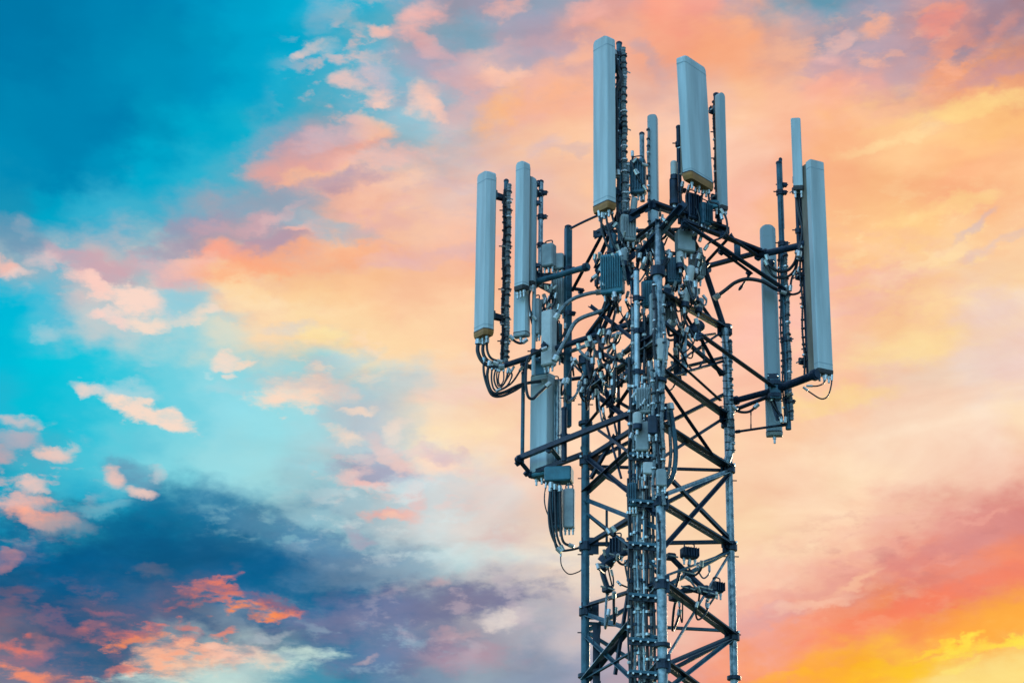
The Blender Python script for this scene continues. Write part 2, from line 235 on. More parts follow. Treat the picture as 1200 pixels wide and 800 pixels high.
    for w_ in WISPS[10:]: col = wisps(col, (wa, wb)[w_[0]], *w_[1:])
    col = mix(amt, col, mix(1.0, col, g.outputs[0], 'MULTIPLY'))
    # --- the rest of the dome: Nishita dusk sky, boosted and tinted blue as fill light, broken clouds added
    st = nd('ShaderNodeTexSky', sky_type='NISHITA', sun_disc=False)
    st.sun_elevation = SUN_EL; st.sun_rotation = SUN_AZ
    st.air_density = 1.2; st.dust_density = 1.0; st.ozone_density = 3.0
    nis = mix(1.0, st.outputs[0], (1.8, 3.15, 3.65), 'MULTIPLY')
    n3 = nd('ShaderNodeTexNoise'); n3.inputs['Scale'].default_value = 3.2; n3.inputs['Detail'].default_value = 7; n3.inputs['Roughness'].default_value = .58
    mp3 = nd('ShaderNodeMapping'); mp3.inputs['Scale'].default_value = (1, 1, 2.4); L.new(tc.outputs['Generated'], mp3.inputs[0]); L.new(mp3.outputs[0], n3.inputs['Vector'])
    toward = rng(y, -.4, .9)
    ccol = mix(toward, (13, 18.5, 22), (9.0, 5.2, 3.6))  # bright clouds added out of view, for light and glints on the steel
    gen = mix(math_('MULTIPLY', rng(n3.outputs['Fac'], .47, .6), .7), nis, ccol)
    side = nd('ShaderNodeVectorMath', operation='SCALE'); L.new(gen, side.inputs[0]); L.new(math_('MULTIPLY_ADD', x, -.45, 1.0), side.inputs[3]); gen = side.outputs[0]   # brighter away to the left, added to give the fill a direction
    scl = nd('ShaderNodeVectorMath', operation='SCALE'); L.new(col, scl.inputs[0]); scl.inputs[3].default_value = 10.0
    inside = math_('MULTIPLY', math_('MULTIPLY', rng(math_('ABSOLUTE', az), .62, .27), rng(el, .98, .56)), rng(el, -.02, .06))
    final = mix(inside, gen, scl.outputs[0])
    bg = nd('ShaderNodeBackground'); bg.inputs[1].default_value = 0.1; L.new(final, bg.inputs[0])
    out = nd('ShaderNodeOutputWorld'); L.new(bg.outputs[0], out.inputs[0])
    scene.world = w
    w.cycles.sampling_method = 'MANUAL'; w.cycles.sample_map_resolution = 512
setup_world()

# ------------------------------------------------------------------ sun (low, warm, behind the tower on the right)
sd = bpy.data.lights.new('sun', 'SUN'); sd.energy = 1.5; sd.angle = R(10); sd.color = (1.0, .72, .48)
sun = bpy.data.objects.new('sun', sd); C.objects.link(sun)
sdir = Vector((math.sin(SUN_AZ) * math.cos(SUN_EL), math.cos(SUN_AZ) * math.cos(SUN_EL), math.sin(SUN_EL)))
sun.rotation_euler = sdir.to_track_quat('Z', 'Y').to_euler()
#TOWER

# ------------------------------------------------------------------ helpers
def at(px, py, Y):                            # where the line of sight through a photograph pixel meets depth Y
    d = ray(px, py); return CAM + d * ((Y - CAM.y) / d.y)
def atz(px, py, z):                           # ... meets height z
    d = ray(px, py); return CAM + d * ((z - CAM.z) / d.z)
def zat(X, Y, py):                            # height on the vertical line X, Y seen at picture row py
    lo, hi = -5.0, 40.0
    for _ in range(50):
        m = (lo + hi) / 2
        if pix_of(Vector((X, Y, m)) - CAM)[1] > py: lo = m
        else: hi = m
    return lo

MATS = {}
def mat(name, base, rough=.5, metal=0.0, var=.25, scale=6.0, rough_var=.15, bump=.0, spec=.5, second=None, streak=1.0):
    m = bpy.data.materials.new(name); m.use_nodes = True
    nt = m.node_tree; b = nt.nodes['Principled BSDF']
    tc = nt.nodes.new('ShaderNodeTexCoord'); mp = nt.nodes.new('ShaderNodeMapping')
    mp.inputs['Scale'].default_value = (1, 1, streak)
    nt.links.new(tc.outputs['Object'], mp.inputs[0])
    n = nt.nodes.new('ShaderNodeTexNoise'); n.inputs['Scale'].default_value = scale; n.inputs['Detail'].default_value = 6; n.inputs['Roughness'].default_value = .62
    nt.links.new(mp.outputs[0], n.inputs['Vector'])
    r = nt.nodes.new('ShaderNodeValToRGB'); e = r.color_ramp.elements
    e[0].position, e[1].position = .32, .7
    s = second or [c * (1 - var) for c in base]
    e[0].color = (*s, 1); e[1].color = (*[min(1, c * (1 + var * .4)) for c in base], 1)
    nt.links.new(n.outputs['Fac'], r.inputs[0]); nt.links.new(r.outputs[0], b.inputs['Base Color'])
    mr = nt.nodes.new('ShaderNodeMapRange'); mr.inputs[3].default_value = max(.05, rough - rough_var); mr.inputs[4].default_value = min(1, rough + rough_var)
    nt.links.new(n.outputs['Fac'], mr.inputs[0]); nt.links.new(mr.outputs[0], b.inputs['Roughness'])
    b.inputs['Metallic'].default_value = metal; b.inputs['Specular IOR Level'].default_value = spec
    if bump:
        n2 = nt.nodes.new('ShaderNodeTexNoise'); n2.inputs['Scale'].default_value = scale * 7; n2.inputs['Detail'].default_value = 3
        nt.links.new(tc.outputs['Object'], n2.inputs['Vector'])
        bp = nt.nodes.new('ShaderNodeBump'); bp.inputs['Strength'].default_value = bump; bp.inputs['Distance'].default_value = .01
        nt.links.new(n2.outputs['Fac'], bp.inputs['Height']); nt.links.new(bp.outputs[0], b.inputs['Normal'])
    MATS[name] = m
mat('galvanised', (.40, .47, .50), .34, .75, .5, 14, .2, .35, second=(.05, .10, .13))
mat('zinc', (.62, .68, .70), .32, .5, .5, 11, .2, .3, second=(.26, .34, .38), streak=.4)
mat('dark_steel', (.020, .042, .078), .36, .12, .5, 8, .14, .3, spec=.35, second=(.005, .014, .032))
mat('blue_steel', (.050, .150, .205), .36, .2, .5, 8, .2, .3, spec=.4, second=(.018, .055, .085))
mat('radome', (.60, .71, .74), .40, 0, .3, 6, .12, .04, streak=.09)
mat('radome_grey', (.40, .52, .57), .45, 0, .14, 2.4, .08, 0, streak=.25)
mat('radome_edge', (.34, .27, .21), .6, 0, .5, 5, .1, .1, streak=.3)
mat('brown_cap', (.48, .20, .05), .55, 0, .3, 10, .1, .2)
mat('dark_cap', (.05, .05, .055), .55, 0, .3, 10, .1, .2)
mat('rubber', (.012, .020, .034), .38, 0, .5, 12, .15, .25)
mat('grey_sheath', (.30, .36, .39), .36, .1, .5, 26, .15, .3, second=(.03, .055, .075))
mat('radio_grey', (.44, .49, .50), .45, 0, .2, 6, .1, .1, second=(.26, .30, .32))
mat('radio_teal', (.05, .22, .29), .42, .1, .4, 6, .12, .1)
mat('white_plastic', (.66, .68, .67), .42, 0, .2, 8, .1, .1)
mat('connector', (.66, .68, .67), .26, .55, .3, 20, .1, .1)
mat('rust', (.20, .075, .035), .75, .1, .5, 14, .1, .3)
mat('concrete', (.33, .32, .30), .85, 0, .3, 3, .1, .3)
mat('grass', (.055, .085, .03), .9, 0, .5, 1.5, .05, .4)

class MB:
    """collects shapes, then links them as one mesh object"""
    def __init__(s): s.bm = bmesh.new(); s.mats = []
    def mi(s, m):
        if m not in s.mats: s.mats.append(m)
        return s.mats.index(m)
    def tube(s, pts, r, m, n=10, caps=True):
        pts = [Vector(p) for p in pts]; i_m = s.mi(m)
        rs = r if isinstance(r, (list, tuple)) else [r] * len(pts)
        rings, ref = [], None
        for i, p in enumerate(pts):
            t = (pts[min(i+1, len(pts)-1)] - pts[max(i-1, 0)])
            t = t.normalized() if t.length > 1e-9 else Vector((0, 0, 1))
            if ref is None: ref = t.orthogonal().normalized()
            ref = (ref - t * ref.dot(t)); ref = ref.normalized() if ref.length > 1e-6 else t.orthogonal().normalized()
            b = t.cross(ref)
            rings.append([s.bm.verts.new(p + (ref * math.cos(2*math.pi*k/n) + b * math.sin(2*math.pi*k/n)) * rs[i]) for k in range(n)])
        for a, c in zip(rings, rings[1:]):
            for k in range(n):
                f = s.bm.faces.new((a[k], a[(k+1) % n], c[(k+1) % n], c[k])); f.material_index = i_m; f.smooth = True
        if caps:
            for f in (s.bm.faces.new(rings[0][::-1]), s.bm.faces.new(rings[-1])): f.material_index = i_m
        return s
    def loft(s, loops, m, smooth=False):
        i_m = s.mi(m)
        vs = [[s.bm.verts.new(p) for p in lp] for lp in loops]; n = len(vs[0])
        for a, c in zip(vs, vs[1:]):
            for k in range(n):
                f = s.bm.faces.new((a[k], a[(k+1) % n], c[(k+1) % n], c[k])); f.material_index = i_m; f.smooth = smooth
        for f in (s.bm.faces.new(vs[0][::-1]), s.bm.faces.new(vs[-1])): f.material_index = i_m
        return s
    def frame(s, a, b, up=None):
        a, b = Vector(a), Vector(b); t = (b - a).normalized()
        u = Vector(up) if up is not None else (Vector((0, 0, 1)) if abs(t.z) < .95 else Vector((0, -1, 0)))
        x = t.cross(u).normalized(); y = x.cross(t)
        return a, b, t, x, y
    def profile(s, a, b, prof, m, up=None):
        a, b, t, x, y = s.frame(a, b, up)
        return s.loft([[p + x * u + y * v for u, v in prof] for p in (a, b)], m)
    def bar(s, a, b, w, h, m, up=None):
        return s.profile(a, b, [(-w/2, -h/2), (w/2, -h/2), (w/2, h/2), (-w/2, h/2)], m, up)
    def angle(s, a, b, w, m, up=None, t=.009, flip=1):
        return s.profile(a, b, [(0, 0), (flip*w, 0), (flip*w, t), (flip*t, t), (flip*t, w), (0, w)][::1 if flip > 0 else -1], m, up)
    def box(s, c, size, m, rz=0.0, bev=0.0, rx=0.0):
        c = Vector(c); M = Matrix.Rotation(rz, 3, 'Z') @ Matrix.Rotation(rx, 3, 'X'); hx, hy, hz = (q / 2 for q in size)
        bev = min(bev, hx * .6, hy * .6, hz * .6)
        def lp(z, d):
            X, Y, e = hx - d, hy - d, bev if bev else 0
            if not e: q = [(-X, -Y), (X, -Y), (X, Y), (-X, Y)]
            else: q = [(-X+e, -Y), (X-e, -Y), (X, -Y+e), (X, Y-e), (X-e, Y), (-X+e, Y), (-X, Y-e), (-X, -Y+e)]
            return [c + M @ Vector((u, v, z)) for u, v in q]
        loops = [lp(-hz, bev * .8), lp(-hz + bev, 0), lp(hz - bev, 0), lp(hz, bev * .8)] if bev else [lp(-hz, 0), lp(hz, 0)]
        return s.loft(loops, m)
    def cyl(s, a, b, r, m, n=12): return s.tube([a, b], r, m, n)
    def build(s, name, parent=None):
        bmesh.ops.recalc_face_normals(s.bm, faces=s.bm.faces)
        me = bpy.data.meshes.new(name)
        if parent is not None:
            off = parent.get('_base') or (0, 0, 0)
            bmesh.ops.translate(s.bm, verts=s.bm.verts, vec=-Vector(off))
        else:
            lo = min(v.co.z for v in s.bm.verts); vs = list(s.bm.verts)
            base = Vector((sum(v.co.x for v in vs) / len(vs), sum(v.co.y for v in vs) / len(vs), lo))
            bmesh.ops.translate(s.bm, verts=s.bm.verts, vec=-base)
        s.bm.to_mesh(me); s.bm.free()
        for m in s.mats: me.materials.append(MATS[m])
        if any(p.use_smooth for p in me.polygons):
            me.set_sharp_from_angle(angle=R(28))
        o = bpy.data.objects.new(name, me); C.objects.link(o)
        if parent is not None: o.parent = parent; o['_base'] = tuple(off)
        else: o.location = base; o['_base'] = tuple(base)
        return o
def tag(o, label, cat, group=None, kind=None):
    if label: o['label'] = label
    if cat: o['category'] = cat
    if group: o['group'] = group
    if kind: o['kind'] = kind
    return o
def thing(name, base, label, cat, group=None):
    o = bpy.data.objects.new(name, None); C.objects.link(o); o.empty_display_size = .2
    o.location = base; o['_base'] = tuple(base)
    return tag(o, label, cat, group)

# ------------------------------------------------------------------ ground
g = bmesh.new(); bmesh.ops.create_grid(g, x_segments=40, y_segments=40, size=1500)
me = bpy.data.meshes.new('ground'); g.to_mesh(me); g.free(); me.materials.append(MATS['grass'])
ground = bpy.data.objects.new('ground', me); C.objects.link(ground); ground['kind'] = 'structure'

# ------------------------------------------------------------------ the lattice tower
YB, YN = 24.48, 23.04
LG = at(686, 745, YB); RG = at(859, 745, YB); NG = at(776, 745, YN)
AX = Vector(((LG.x + RG.x + NG.x) / 3, (LG.y + RG.y + NG.y) / 3, 0))
TOPZ = {'L': zat(LG.x, LG.y, 422), 'R': zat(RG.x, RG.y, 386), 'N': zat(NG.x, NG.y, 318)}
LEGS = {'L': LG, 'R': RG, 'N': NG}
def legp(k, py): p = LEGS[k]; return Vector((p.x, p.y, zat(p.x, p.y, py)))
def legz(k, z): p = LEGS[k]; return Vector((p.x, p.y, z))
tower = thing('lattice_tower', (AX.x, AX.y, 0), 'tall three-legged steel lattice tower crowded with antennas against the sunset sky', 'tower')
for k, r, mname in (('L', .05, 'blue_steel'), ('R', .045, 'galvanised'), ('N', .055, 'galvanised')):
    m = MB(); m.tube([legz(k, .3), legz(k, TOPZ[k])], r, mname, 16)
    z = 1.5
    while z < TOPZ[k]:
        m.tube([legz(k, z - .02), legz(k, z + .02)], r + .035, 'dark_steel', 14)      # bolted flanges
        z += 3.02
    lg = m.build('leg', tower)
    z = 6.2
    while z < TOPZ[k] - .1 and k != 'N':                                               # short step bolts
        p = legz(k, z); m = MB(); m.tube([p + Vector((-.09, 0, 0)), p + Vector((.09, 0, 0))], .007, 'dark_steel', 6); m.build('step_bolt', lg)
        z += .92
# upper legs lean in to the head of the tower
HEADP = {'L': at(733, 292, 24.1), 'R': at(822, 304, 24.25), 'N': at(771, 262, 23.35)}
for k in 'LRN':
    m = MB(); m.tube([legz(k, TOPZ[k] - .03), HEADP[k]], .036, 'dark_steel' if k != 'N' else 'galvanised', 12)
    m.tube([legz(k, TOPZ[k] - .06), legz(k, TOPZ[k] + .05)], .085, 'dark_steel', 10)
    m.build('upper_leg', tower)
def brace(a, b, w=.055, kind='angle', mname='dark_steel', parent=None):
    m = MB()
    if kind == 'angle': m.angle(a, b, w, mname)
    elif kind == 'double':
        a, b, t, x, y = m.frame(a, b)
        m.angle(a + x * .012, b + x * .012, w, mname); m.angle(a - x * .012, b - x * .012, w, 'galvanised' if mname == 'dark_steel' else mname, flip=-1)  # paler second angle: bright edge highlight put into the colour
    elif kind == 'flat': m.bar(a, b, .012, w, mname)
    else: m.tube([a, b], w / 2, mname, 8)
    for p, q in ((a, b), (b, a)):                       # bolted end plates
        p, q = Vector(p), Vector(q); d = (q - p).normalized()
        if w > .045 and kind != 'tube': m.bar(p - d * .05, p + d * .11, .016, w * 1.7, 'dark_steel')
    return m.build('brace', parent or tower)
# faces towards the camera: level members between the near leg and the far legs, drawn from the bolted joints
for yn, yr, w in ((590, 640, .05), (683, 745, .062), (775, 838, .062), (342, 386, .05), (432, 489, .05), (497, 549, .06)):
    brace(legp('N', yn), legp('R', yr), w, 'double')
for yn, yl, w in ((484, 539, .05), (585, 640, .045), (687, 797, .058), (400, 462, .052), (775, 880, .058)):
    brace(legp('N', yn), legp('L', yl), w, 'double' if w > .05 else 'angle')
# diagonals and the back face
for a, ya, b, yb, w, kd, mn in (
    ('N', 440, 'R', 386, .03, 'tube', 'dark_steel'), ('N', 583, 'R', 553, .04, 'double', 'galvanised'),
    ('L', 712, 'N', 684, .05, 'angle', 'dark_steel'), ('L', 721, 'N', 752, .045, 'angle', 'blue_steel'),
    ('L', 587, 'N', 622, .045, 'angle', 'blue_steel'), ('L', 577, 'N', 497, .05, 'double', 'dark_steel'),
    ('L', 640, 'R', 637, .05, 'angle', 'dark_steel'), ('L', 732, 'R', 741, .04, 'angle', 'blue_steel'), ('L', 548, 'R', 553, .04, 'angle', 'dark_steel'),
    ('L', 460, 'R', 420, .04, 'angle', 'dark_steel'), ('N', 445, 'R', 422, .035, 'tube', 'dark_steel'),
    ('L', 600, 'R', 745, .045, 'tube', 'dark_steel'), ('R', 646, 'L', 742, .045, 'angle', 'blue_steel'),
    ('L', 742, 'R', 850, .045, 'angle', 'blue_steel'), ('R', 748, 'L', 840, .045, 'angle', 'dark_steel'), ('R', 553, 'L', 640, .045, 'angle', 'dark_steel'),
    ('L', 548, 'R', 640, .045, 'angle', 'dark_steel'), ('L', 450, 'R', 550, .04, 'angle', 'dark_steel'), ('R', 462, 'L', 545, .04, 'angle', 'dark_steel'),
    ('N', 778, 'R', 646, .032, 'tube', 'galvanised'), ('N', 782, 'R', 747, .045, 'angle', 'dark_steel'), ('N', 812, 'R', 748, .04, 'angle', 'blue_steel'),
    ('N', 645, 'R', 556, .042, 'angle', 'dark_steel'), ('R', 632, 'N', 548, .042, 'angle', 'dark_steel'), ('R', 489, 'N', 540, .036, 'angle', 'dark_steel'),
    ('R', 441, 'N', 372, .04, 'angle', 'dark_steel'), ('N', 676, 'R', 646, .03, 'tube', 'blue_steel'), ('L', 445, 'N', 392, .06, 'angle', 'dark_steel'),
    ('L', 455, 'N', 520, .05, 'angle', 'dark_steel'), ('L', 536, 'N', 608, .045, 'angle', 'dark_steel'), ('L', 600, 'N', 668, .035, 'tube', 'blue_steel'),
    ('L', 797, 'N', 745, .035, 'angle', 'blue_steel'), ('L', 745, 'N', 830, .04, 'angle', 'blue_steel'),
):
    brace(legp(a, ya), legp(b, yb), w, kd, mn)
z = 7.0                                                       # the same bracing carried on down to the footing
zz = [7.0, 5.6, 4.2, 2.8, 1.4, .45]
for z0, z1 in zip(zz, zz[1:]):
    for a, b in (('N', 'R'), ('N', 'L'), ('L', 'R')):
        brace(legz(a, z0), legz(b, z0), .055, 'angle'); brace(legz(a, z0), legz(b, z1), .045, 'angle'); brace(legz(b, z0), legz(a, z1), .045, 'angle')
# head frame and its struts
hz = at(764, 240, 23.2)
for a, b, w, kd in (
    (hz, atz(700, 274, hz.z), .06, 'angle'), (hz, atz(850, 270, hz.z), .06, 'double'), (atz(700, 274, hz.z), atz(850, 270, hz.z), .05, 'angle'),
    (at(752, 298, 23.5), at(800, 242, 23.15), .06, 'double'), (at(800, 262, 23.3), HEADP['R'], .05, 'angle'),
    (at(741, 254, 23.4), at(764, 240, 23.2), .06, 'angle'), (HEADP['L'], HEADP['R'], .05, 'angle'), (HEADP['L'], HEADP['N'], .05, 'double'), (HEADP['N'], HEADP['R'], .05, 'double'),
    (at(690, 395, 24.2), at(722, 352, 24.0), .06, 'angle'), (at(700, 315, 24.2), at(726, 252, 23.6), .05, 'angle'),
    (at(712, 267, 23.7), at(745, 345, 23.4), .05, 'angle'), (at(672, 342, 24.6), at(712, 267, 23.9), .042, 'angle'), (at(776, 400, 23.2), at(838, 391, 24.4), .03, 'tube'),
    (at(782, 342, 23.3), at(755, 420, 23.4), .05, 'angle'), (at(797, 388, 23.6), at(797, 440, 23.6), .065, 'double'), (at(818, 395, 23.8), at(843, 441, 24.4), .045, 'angle'),
    (at(775, 450, 23.07), at(833, 534, 23.99), .045, 'angle'), (at(741, 300, 23.5), at(700, 330, 24.1), .05, 'angle'), (at(760, 330, 23.6), at(812, 290, 24.2), .05, 'angle'),
    (at(800, 330, 23.5), at(838, 384, 24.4), .045, 'angle'), (at(728, 380, 23.9), at(770, 330, 23.5), .045, 'angle'), (at(703, 440, 24.3), at(703, 380, 24.3), .045, 'tube'),
    (at(716, 490, 24.1), at(742, 452, 23.5), .045, 'angle'), (at(707, 440, 24.2), at(722, 505, 24.0), .05, 'flat'), (at(726, 440, 23.9), at(728, 540, 23.9), .035, 'angle'),
    (at(711, 596, 24.3), at(711, 640, 24.3), .03, 'tube'), (at(692, 360, 24.3), at(741, 398, 23.6), .04, 'angle'), (at(690, 430, 24.4), at(716, 470, 24.0), .05, 'angle'), (at(688, 500, 24.45), at(738, 440, 23.4), .04, 'angle'),
    (at(700, 415, 24.2), at(742, 430, 23.5), .05, 'angle'), (at(782, 415, 23.2), at(843, 470, 24.3), .035, 'angle'), (at(790, 350, 23.4), at(820, 400, 24.1), .035, 'angle'), (at(730, 330, 23.8), at(700, 400, 24.2), .04, 'angle'), (at(748, 540, 23.3), at(700, 505, 24.2), .035, 'angle'),
    (at(720, 510, 24.0), at(692, 560, 24.4), .04, 'angle'), (at(706, 480, 24.2), at(728, 560, 23.8), .03, 'tube'), (at(703, 730, 24.3), at(703, 810, 24.3), .08, 'angle'), (at(736, 690, 23.6), at(720, 790, 23.9), .035, 'angle'),
):
    brace(a, b, w, kd)

# central pipe and the cable ladder that climbs beside the near leg
def polething(px, py0, py1, Y, r, label, mname='blue_steel', cap='dark_steel', group='antenna mounting poles', bands=3, square=False):
    p = at(px, py1, Y); zt = zat(p.x, p.y, py0)
    t = thing('mounting_pole', p, label, 'pole', group)
    m = MB()
    if square: m.box((p.x, p.y, (p.z + zt) / 2), (2*r, 2*r, zt - p.z), mname, R(20), .006)
    else: m.tube([p, (p.x, p.y, zt)], r, mname, 14)
    m.build('pipe', t)
    m = MB(); m.tube([(p.x, p.y, zt), (p.x, p.y, zt + .02), (p.x, p.y, zt + .035)], [r * 1.15, r * 1.15, r * .6], cap, 12); m.build('end_cap', t)
    for i in range(bands):
        z = p.z + (zt - p.z) * (i + .5 + rnd.uniform(-.2, .2)) / bands
        m = MB(); m.tube([(p.x, p.y, z - .03), (p.x, p.y, z + .03)], r + .014, cap, 12)
        m.box((p.x + r + .02, p.y - .01, z), (.05, .05, .045), cap, rnd.uniform(-.4, .4)); m.tube([(p.x - r - .05, p.y - r, z), (p.x + r + .06, p.y - r, z)], .008, cap, 6)
        m.build('clamp', t)
    return p.x, p.y, p.z, zt

def conduit(px, py0, py1, Y, r, label, mname='grey_sheath', wob=.006, tie=.11, group='cables strapped to the antenna poles'):
    """a thick corrugated cable running up a pole, with its ties"""
    p = at(px, py1, Y); zt = zat(p.x, p.y, py0)
    m = MB(); pts, rs = [], []
    n = int((zt - p.z) / .018); ph = rnd.uniform(0, 6)
    for i in range(n + 1):
        z = p.z + (zt - p.z) * i / n
        pts.append((p.x + wob * math.sin(z * 9 + ph), p.y + wob * math.cos(z * 7 + ph), z)); rs.append(r * (1.0 if i % 2 else .8))
    m.tube(pts, rs, mname, 8)
    z = p.z + tie
    while z < zt:
        m.tube([(p.x, p.y, z - .009), (p.x, p.y, z + .009)], r + .008, 'rubber' if rnd.random() < .6 else 'connector', 8); z += tie * rnd.uniform(.6, 1.5)
    o = m.build('feeder_cable'); return tag(o, label, 'cable', group)

def catmull(P, n=6):
    P = [Vector(p) for p in P]; Q = [P[0]*2 - P[1]] + P + [P[-1]*2 - P[-2]]; out = []
    for i in range(1, len(Q) - 2):
        a, b, c, d = Q[i-1:i+3]
        for k in range(n):
            t = k / n
            out.append(.5 * ((2*b) + (c - a)*t + (2*a - 5*b + 4*c - d)*t*t + (3*b - a - 3*c + d)*t**3))
    return out + [P[-1]]
def cable(pts, r, label, group=None, mname='rubber', name='cable', ends=True):
    q = catmull(pts)
    m = MB(); m.tube(q, r, mname, 7)
    if ends:
        for a, b in ((q[0], q[1]), (q[-1], q[-2])):
            d = (b - a).normalized(); m.tube([a - d * .01, a + d * .06], r * 1.6, 'connector', 8)
    return tag(m.build(name), label, 'cable', group)
def pxs(L, Y): return [at(a, b, Y + (c[0] if c else 0)) for a, b, *c in L]

# ------------------------------------------------------------------ antennas
def antenna(px0, px1, py0, py1, Y, depth, yaw, label, shape='chamfer', mname='radome', cap='brown_cap', pole_gap=.22, brk=(.12, .88), group='flat panel antennas', conn=3, top_r=.05, width=None, back='radome_edge', boot=.03, tray=.022, lean=0.0):
    """px0..px1 give the foot of the panel, py0 its top row, py1 its foot row"""
    p = at((px0 + px1) / 2, py1, Y); h = zat(p.x, p.y, py0) - p.z
    w = width or abs(at(px1, py1, Y).x - at(px0, py1, Y).x)
    t = thing('panel_antenna', p, label, 'antenna', group)
    M = Matrix.Rotation(R(yaw), 3, 'Z')
    def W(x, y, z): return p + M @ Vector((x, y, 0)) + Vector((lean * z, 0, z))
    hw, hd = w / 2, depth / 2
    def prof(k):                                  # front is local -y
        a = hw * k
        if shape == 'flat': e, g = .012, .012
        elif shape == 'soft': e, g = hw * .12 * k, hd * .35
        elif shape == 'round': e, g = a * .45, hd * .9
        else: return [(-a, hd), (a, hd), (a, -hd * .25), (a - hw * .22 * k, -hd), (-a + hw * .22 * k, -hd), (-a, -hd * .25)]
        return [(-a, hd), (a, hd), (a, -hd + g), (a - e * .35, -hd + g * .35), (a - e, -hd), (-a + e, -hd), (-a + e * .35, -hd + g * .35), (-a, -hd + g)]
    r = min(top_r, hw)
    loops = [[W(x, y, 0) for x, y in prof(1)]]
    for i in range(7):
        a = math.pi / 2 * i / 6
        k = (hw - r + r * math.cos(a)) / hw
        loops.append([W(x, y, h - r + r * math.sin(a)) for x, y in prof(max(k, .25))])
    m = MB(); m.loft(loops, mname, True)
    # the seam and the aluminium tray along the back
    rad = m.build('radome', t)
    m = MB(); m.box(W(0, hd + tray / 2 + .001, h / 2 - r / 2), (w * (.86 if tray < .05 else .985), tray, h - r - .02), back, R(yaw), .004); m.build('back_tray', t)
    m = MB(); m.loft([[W(x * .96, y * .94, -boot) for x, y in prof(1)], [W(x * 1.03, y * 1.05, -boot * .35) for x, y in prof(1)], [W(x * 1.03, y * 1.05, .012) for x, y in prof(1)]], cap)
    m.loft([[W(x * 1.04, y * 1.07, .014) for x, y in prof(1)], [W(x * 1.04, y * 1.07, .024) for x, y in prof(1)]], 'dark_cap')
    m.build('bottom_cap', t)
    if h > 1.2:
        for f in (.035, .965):
            z = (h - r) * f; m = MB(); m.loft([[W(x * 1.012, y * 1.025, z - .006) for x, y in prof(1)], [W(x * 1.012, y * 1.025, z + .006) for x, y in prof(1)]], 'radome_grey'); m.build('seam_band', t)
    for i in range(conn):
        x = (i - (conn - 1) / 2) * w * .62 / max(conn - 1, 1)
        m = MB(); m.tube([W(x, 0, -boot), W(x, 0, -boot - .04), W(x, 0, -boot - .042), W(x, 0, -boot - .09)], [.021, .021, .014, .014], 'connector', 8); m.build('connector', t)
    if tray > .05: hd = hd + tray
    for f in brk:
        z = h * f
        m = MB()
        m.box(W(0, hd + .05, z), (w * .5, .06, .11), 'blue_steel', R(yaw), .006)
        for s in (-.3, .3): m.bar(W(s * w * .6, hd + .03, z), W(s * w * .35, hd + pole_gap, z + .01), .012, .06, 'dark_steel')
        m.box(W(0, hd + pole_gap, z), (.13, .035, .08), 'dark_steel', R(yaw), .004)
        for s in (-1, 1): m.tube([W(s * .055, hd + pole_gap - .05, z), W(s * .055, hd + pole_gap + .07, z)], .009, 'connector', 6)
        m.build('mounting_bracket', t)
    return p, h, M

def radio(px, py, wpx, hpx, Y, yaw, label, mname='radio_grey', depth=.11, fins=True, group='radio units', conn=3, handle=True, roll=0):
    p = at(px, py + hpx / 2, Y); s = (at(px + wpx / 2, py, Y) - at(px - wpx / 2, py, Y)).length
    h = zat(p.x, p.y, py - hpx / 2) - p.z
    t = thing('radio_unit', p, label, 'radio unit', group); M = Matrix.Rotation(R(yaw), 3, 'Z')
    def W(x, y, z): return p + M @ Vector((x, y, 0)) + Vector((0, 0, z))
    m = MB(); m.box(W(0, 0, h / 2), (s, depth, h), mname, R(yaw), .014); m.build('body', t)
    if fins:
        m = MB(); n = max(4, int(s / .028))
        for i in range(n): m.box(W(-s * .42 + s * .84 * i / (n - 1), -depth / 2 - .0125, h * .52), (.007, .03, h * .82), mname, R(yaw))
        m.build('cooling_fins', t)
    if handle:
        m = MB(); m.tube(catmull([W(-s * .3, 0, h - .005), W(-s * .28, 0, h + .05), W(s * .28, 0, h + .05), W(s * .3, 0, h - .005)], 4), .008, 'dark_steel', 6); m.build('handle', t)
    m = MB(); m.box(W(0, depth / 2 + .03, h * .5), (s * .6, .055, h * .35), 'dark_steel', R(yaw)); m.build('mounting_bracket', t)
    for i in range(conn):
        x = (i - (conn - 1) / 2) * s * .7 / max(conn - 1, 1)
        m = MB(); m.tube([W(x, 0, .004), W(x, 0, -.03), W(x, 0, -.032), W(x, 0, -.075)], [.017, .017, .012, .012], 'connector', 8); m.build('connector', t)
    return p, h
def canister(px, py, rpx, hpx, Y, label, mname='white_plastic', tilt=(0, 0), group='round filter canisters'):
    r = rpx / 100.0; h = hpx / 93.0; p = at(px, py + hpx / 2, Y); ax = Vector((tilt[0], tilt[1], 1)).normalized()
    t = thing('filter_canister', p, label, 'canister', group)
    P = lambda z: p + ax * z
    m = MB(); m.tube([P(0), P(.012), P(h - r * .5), P(h - r * .15), P(h)], [r * .9, r, r, r * .8, r * .4], mname, 14); m.build('shell', t)
    m = MB(); m.tube([P(-.03), P(.03)], r * 1.08, 'dark_steel', 14); m.build('collar', t)
    m = MB(); m.tube([P(-.09), P(-.028)], r * .4, 'connector', 8); m.build('connector', t)
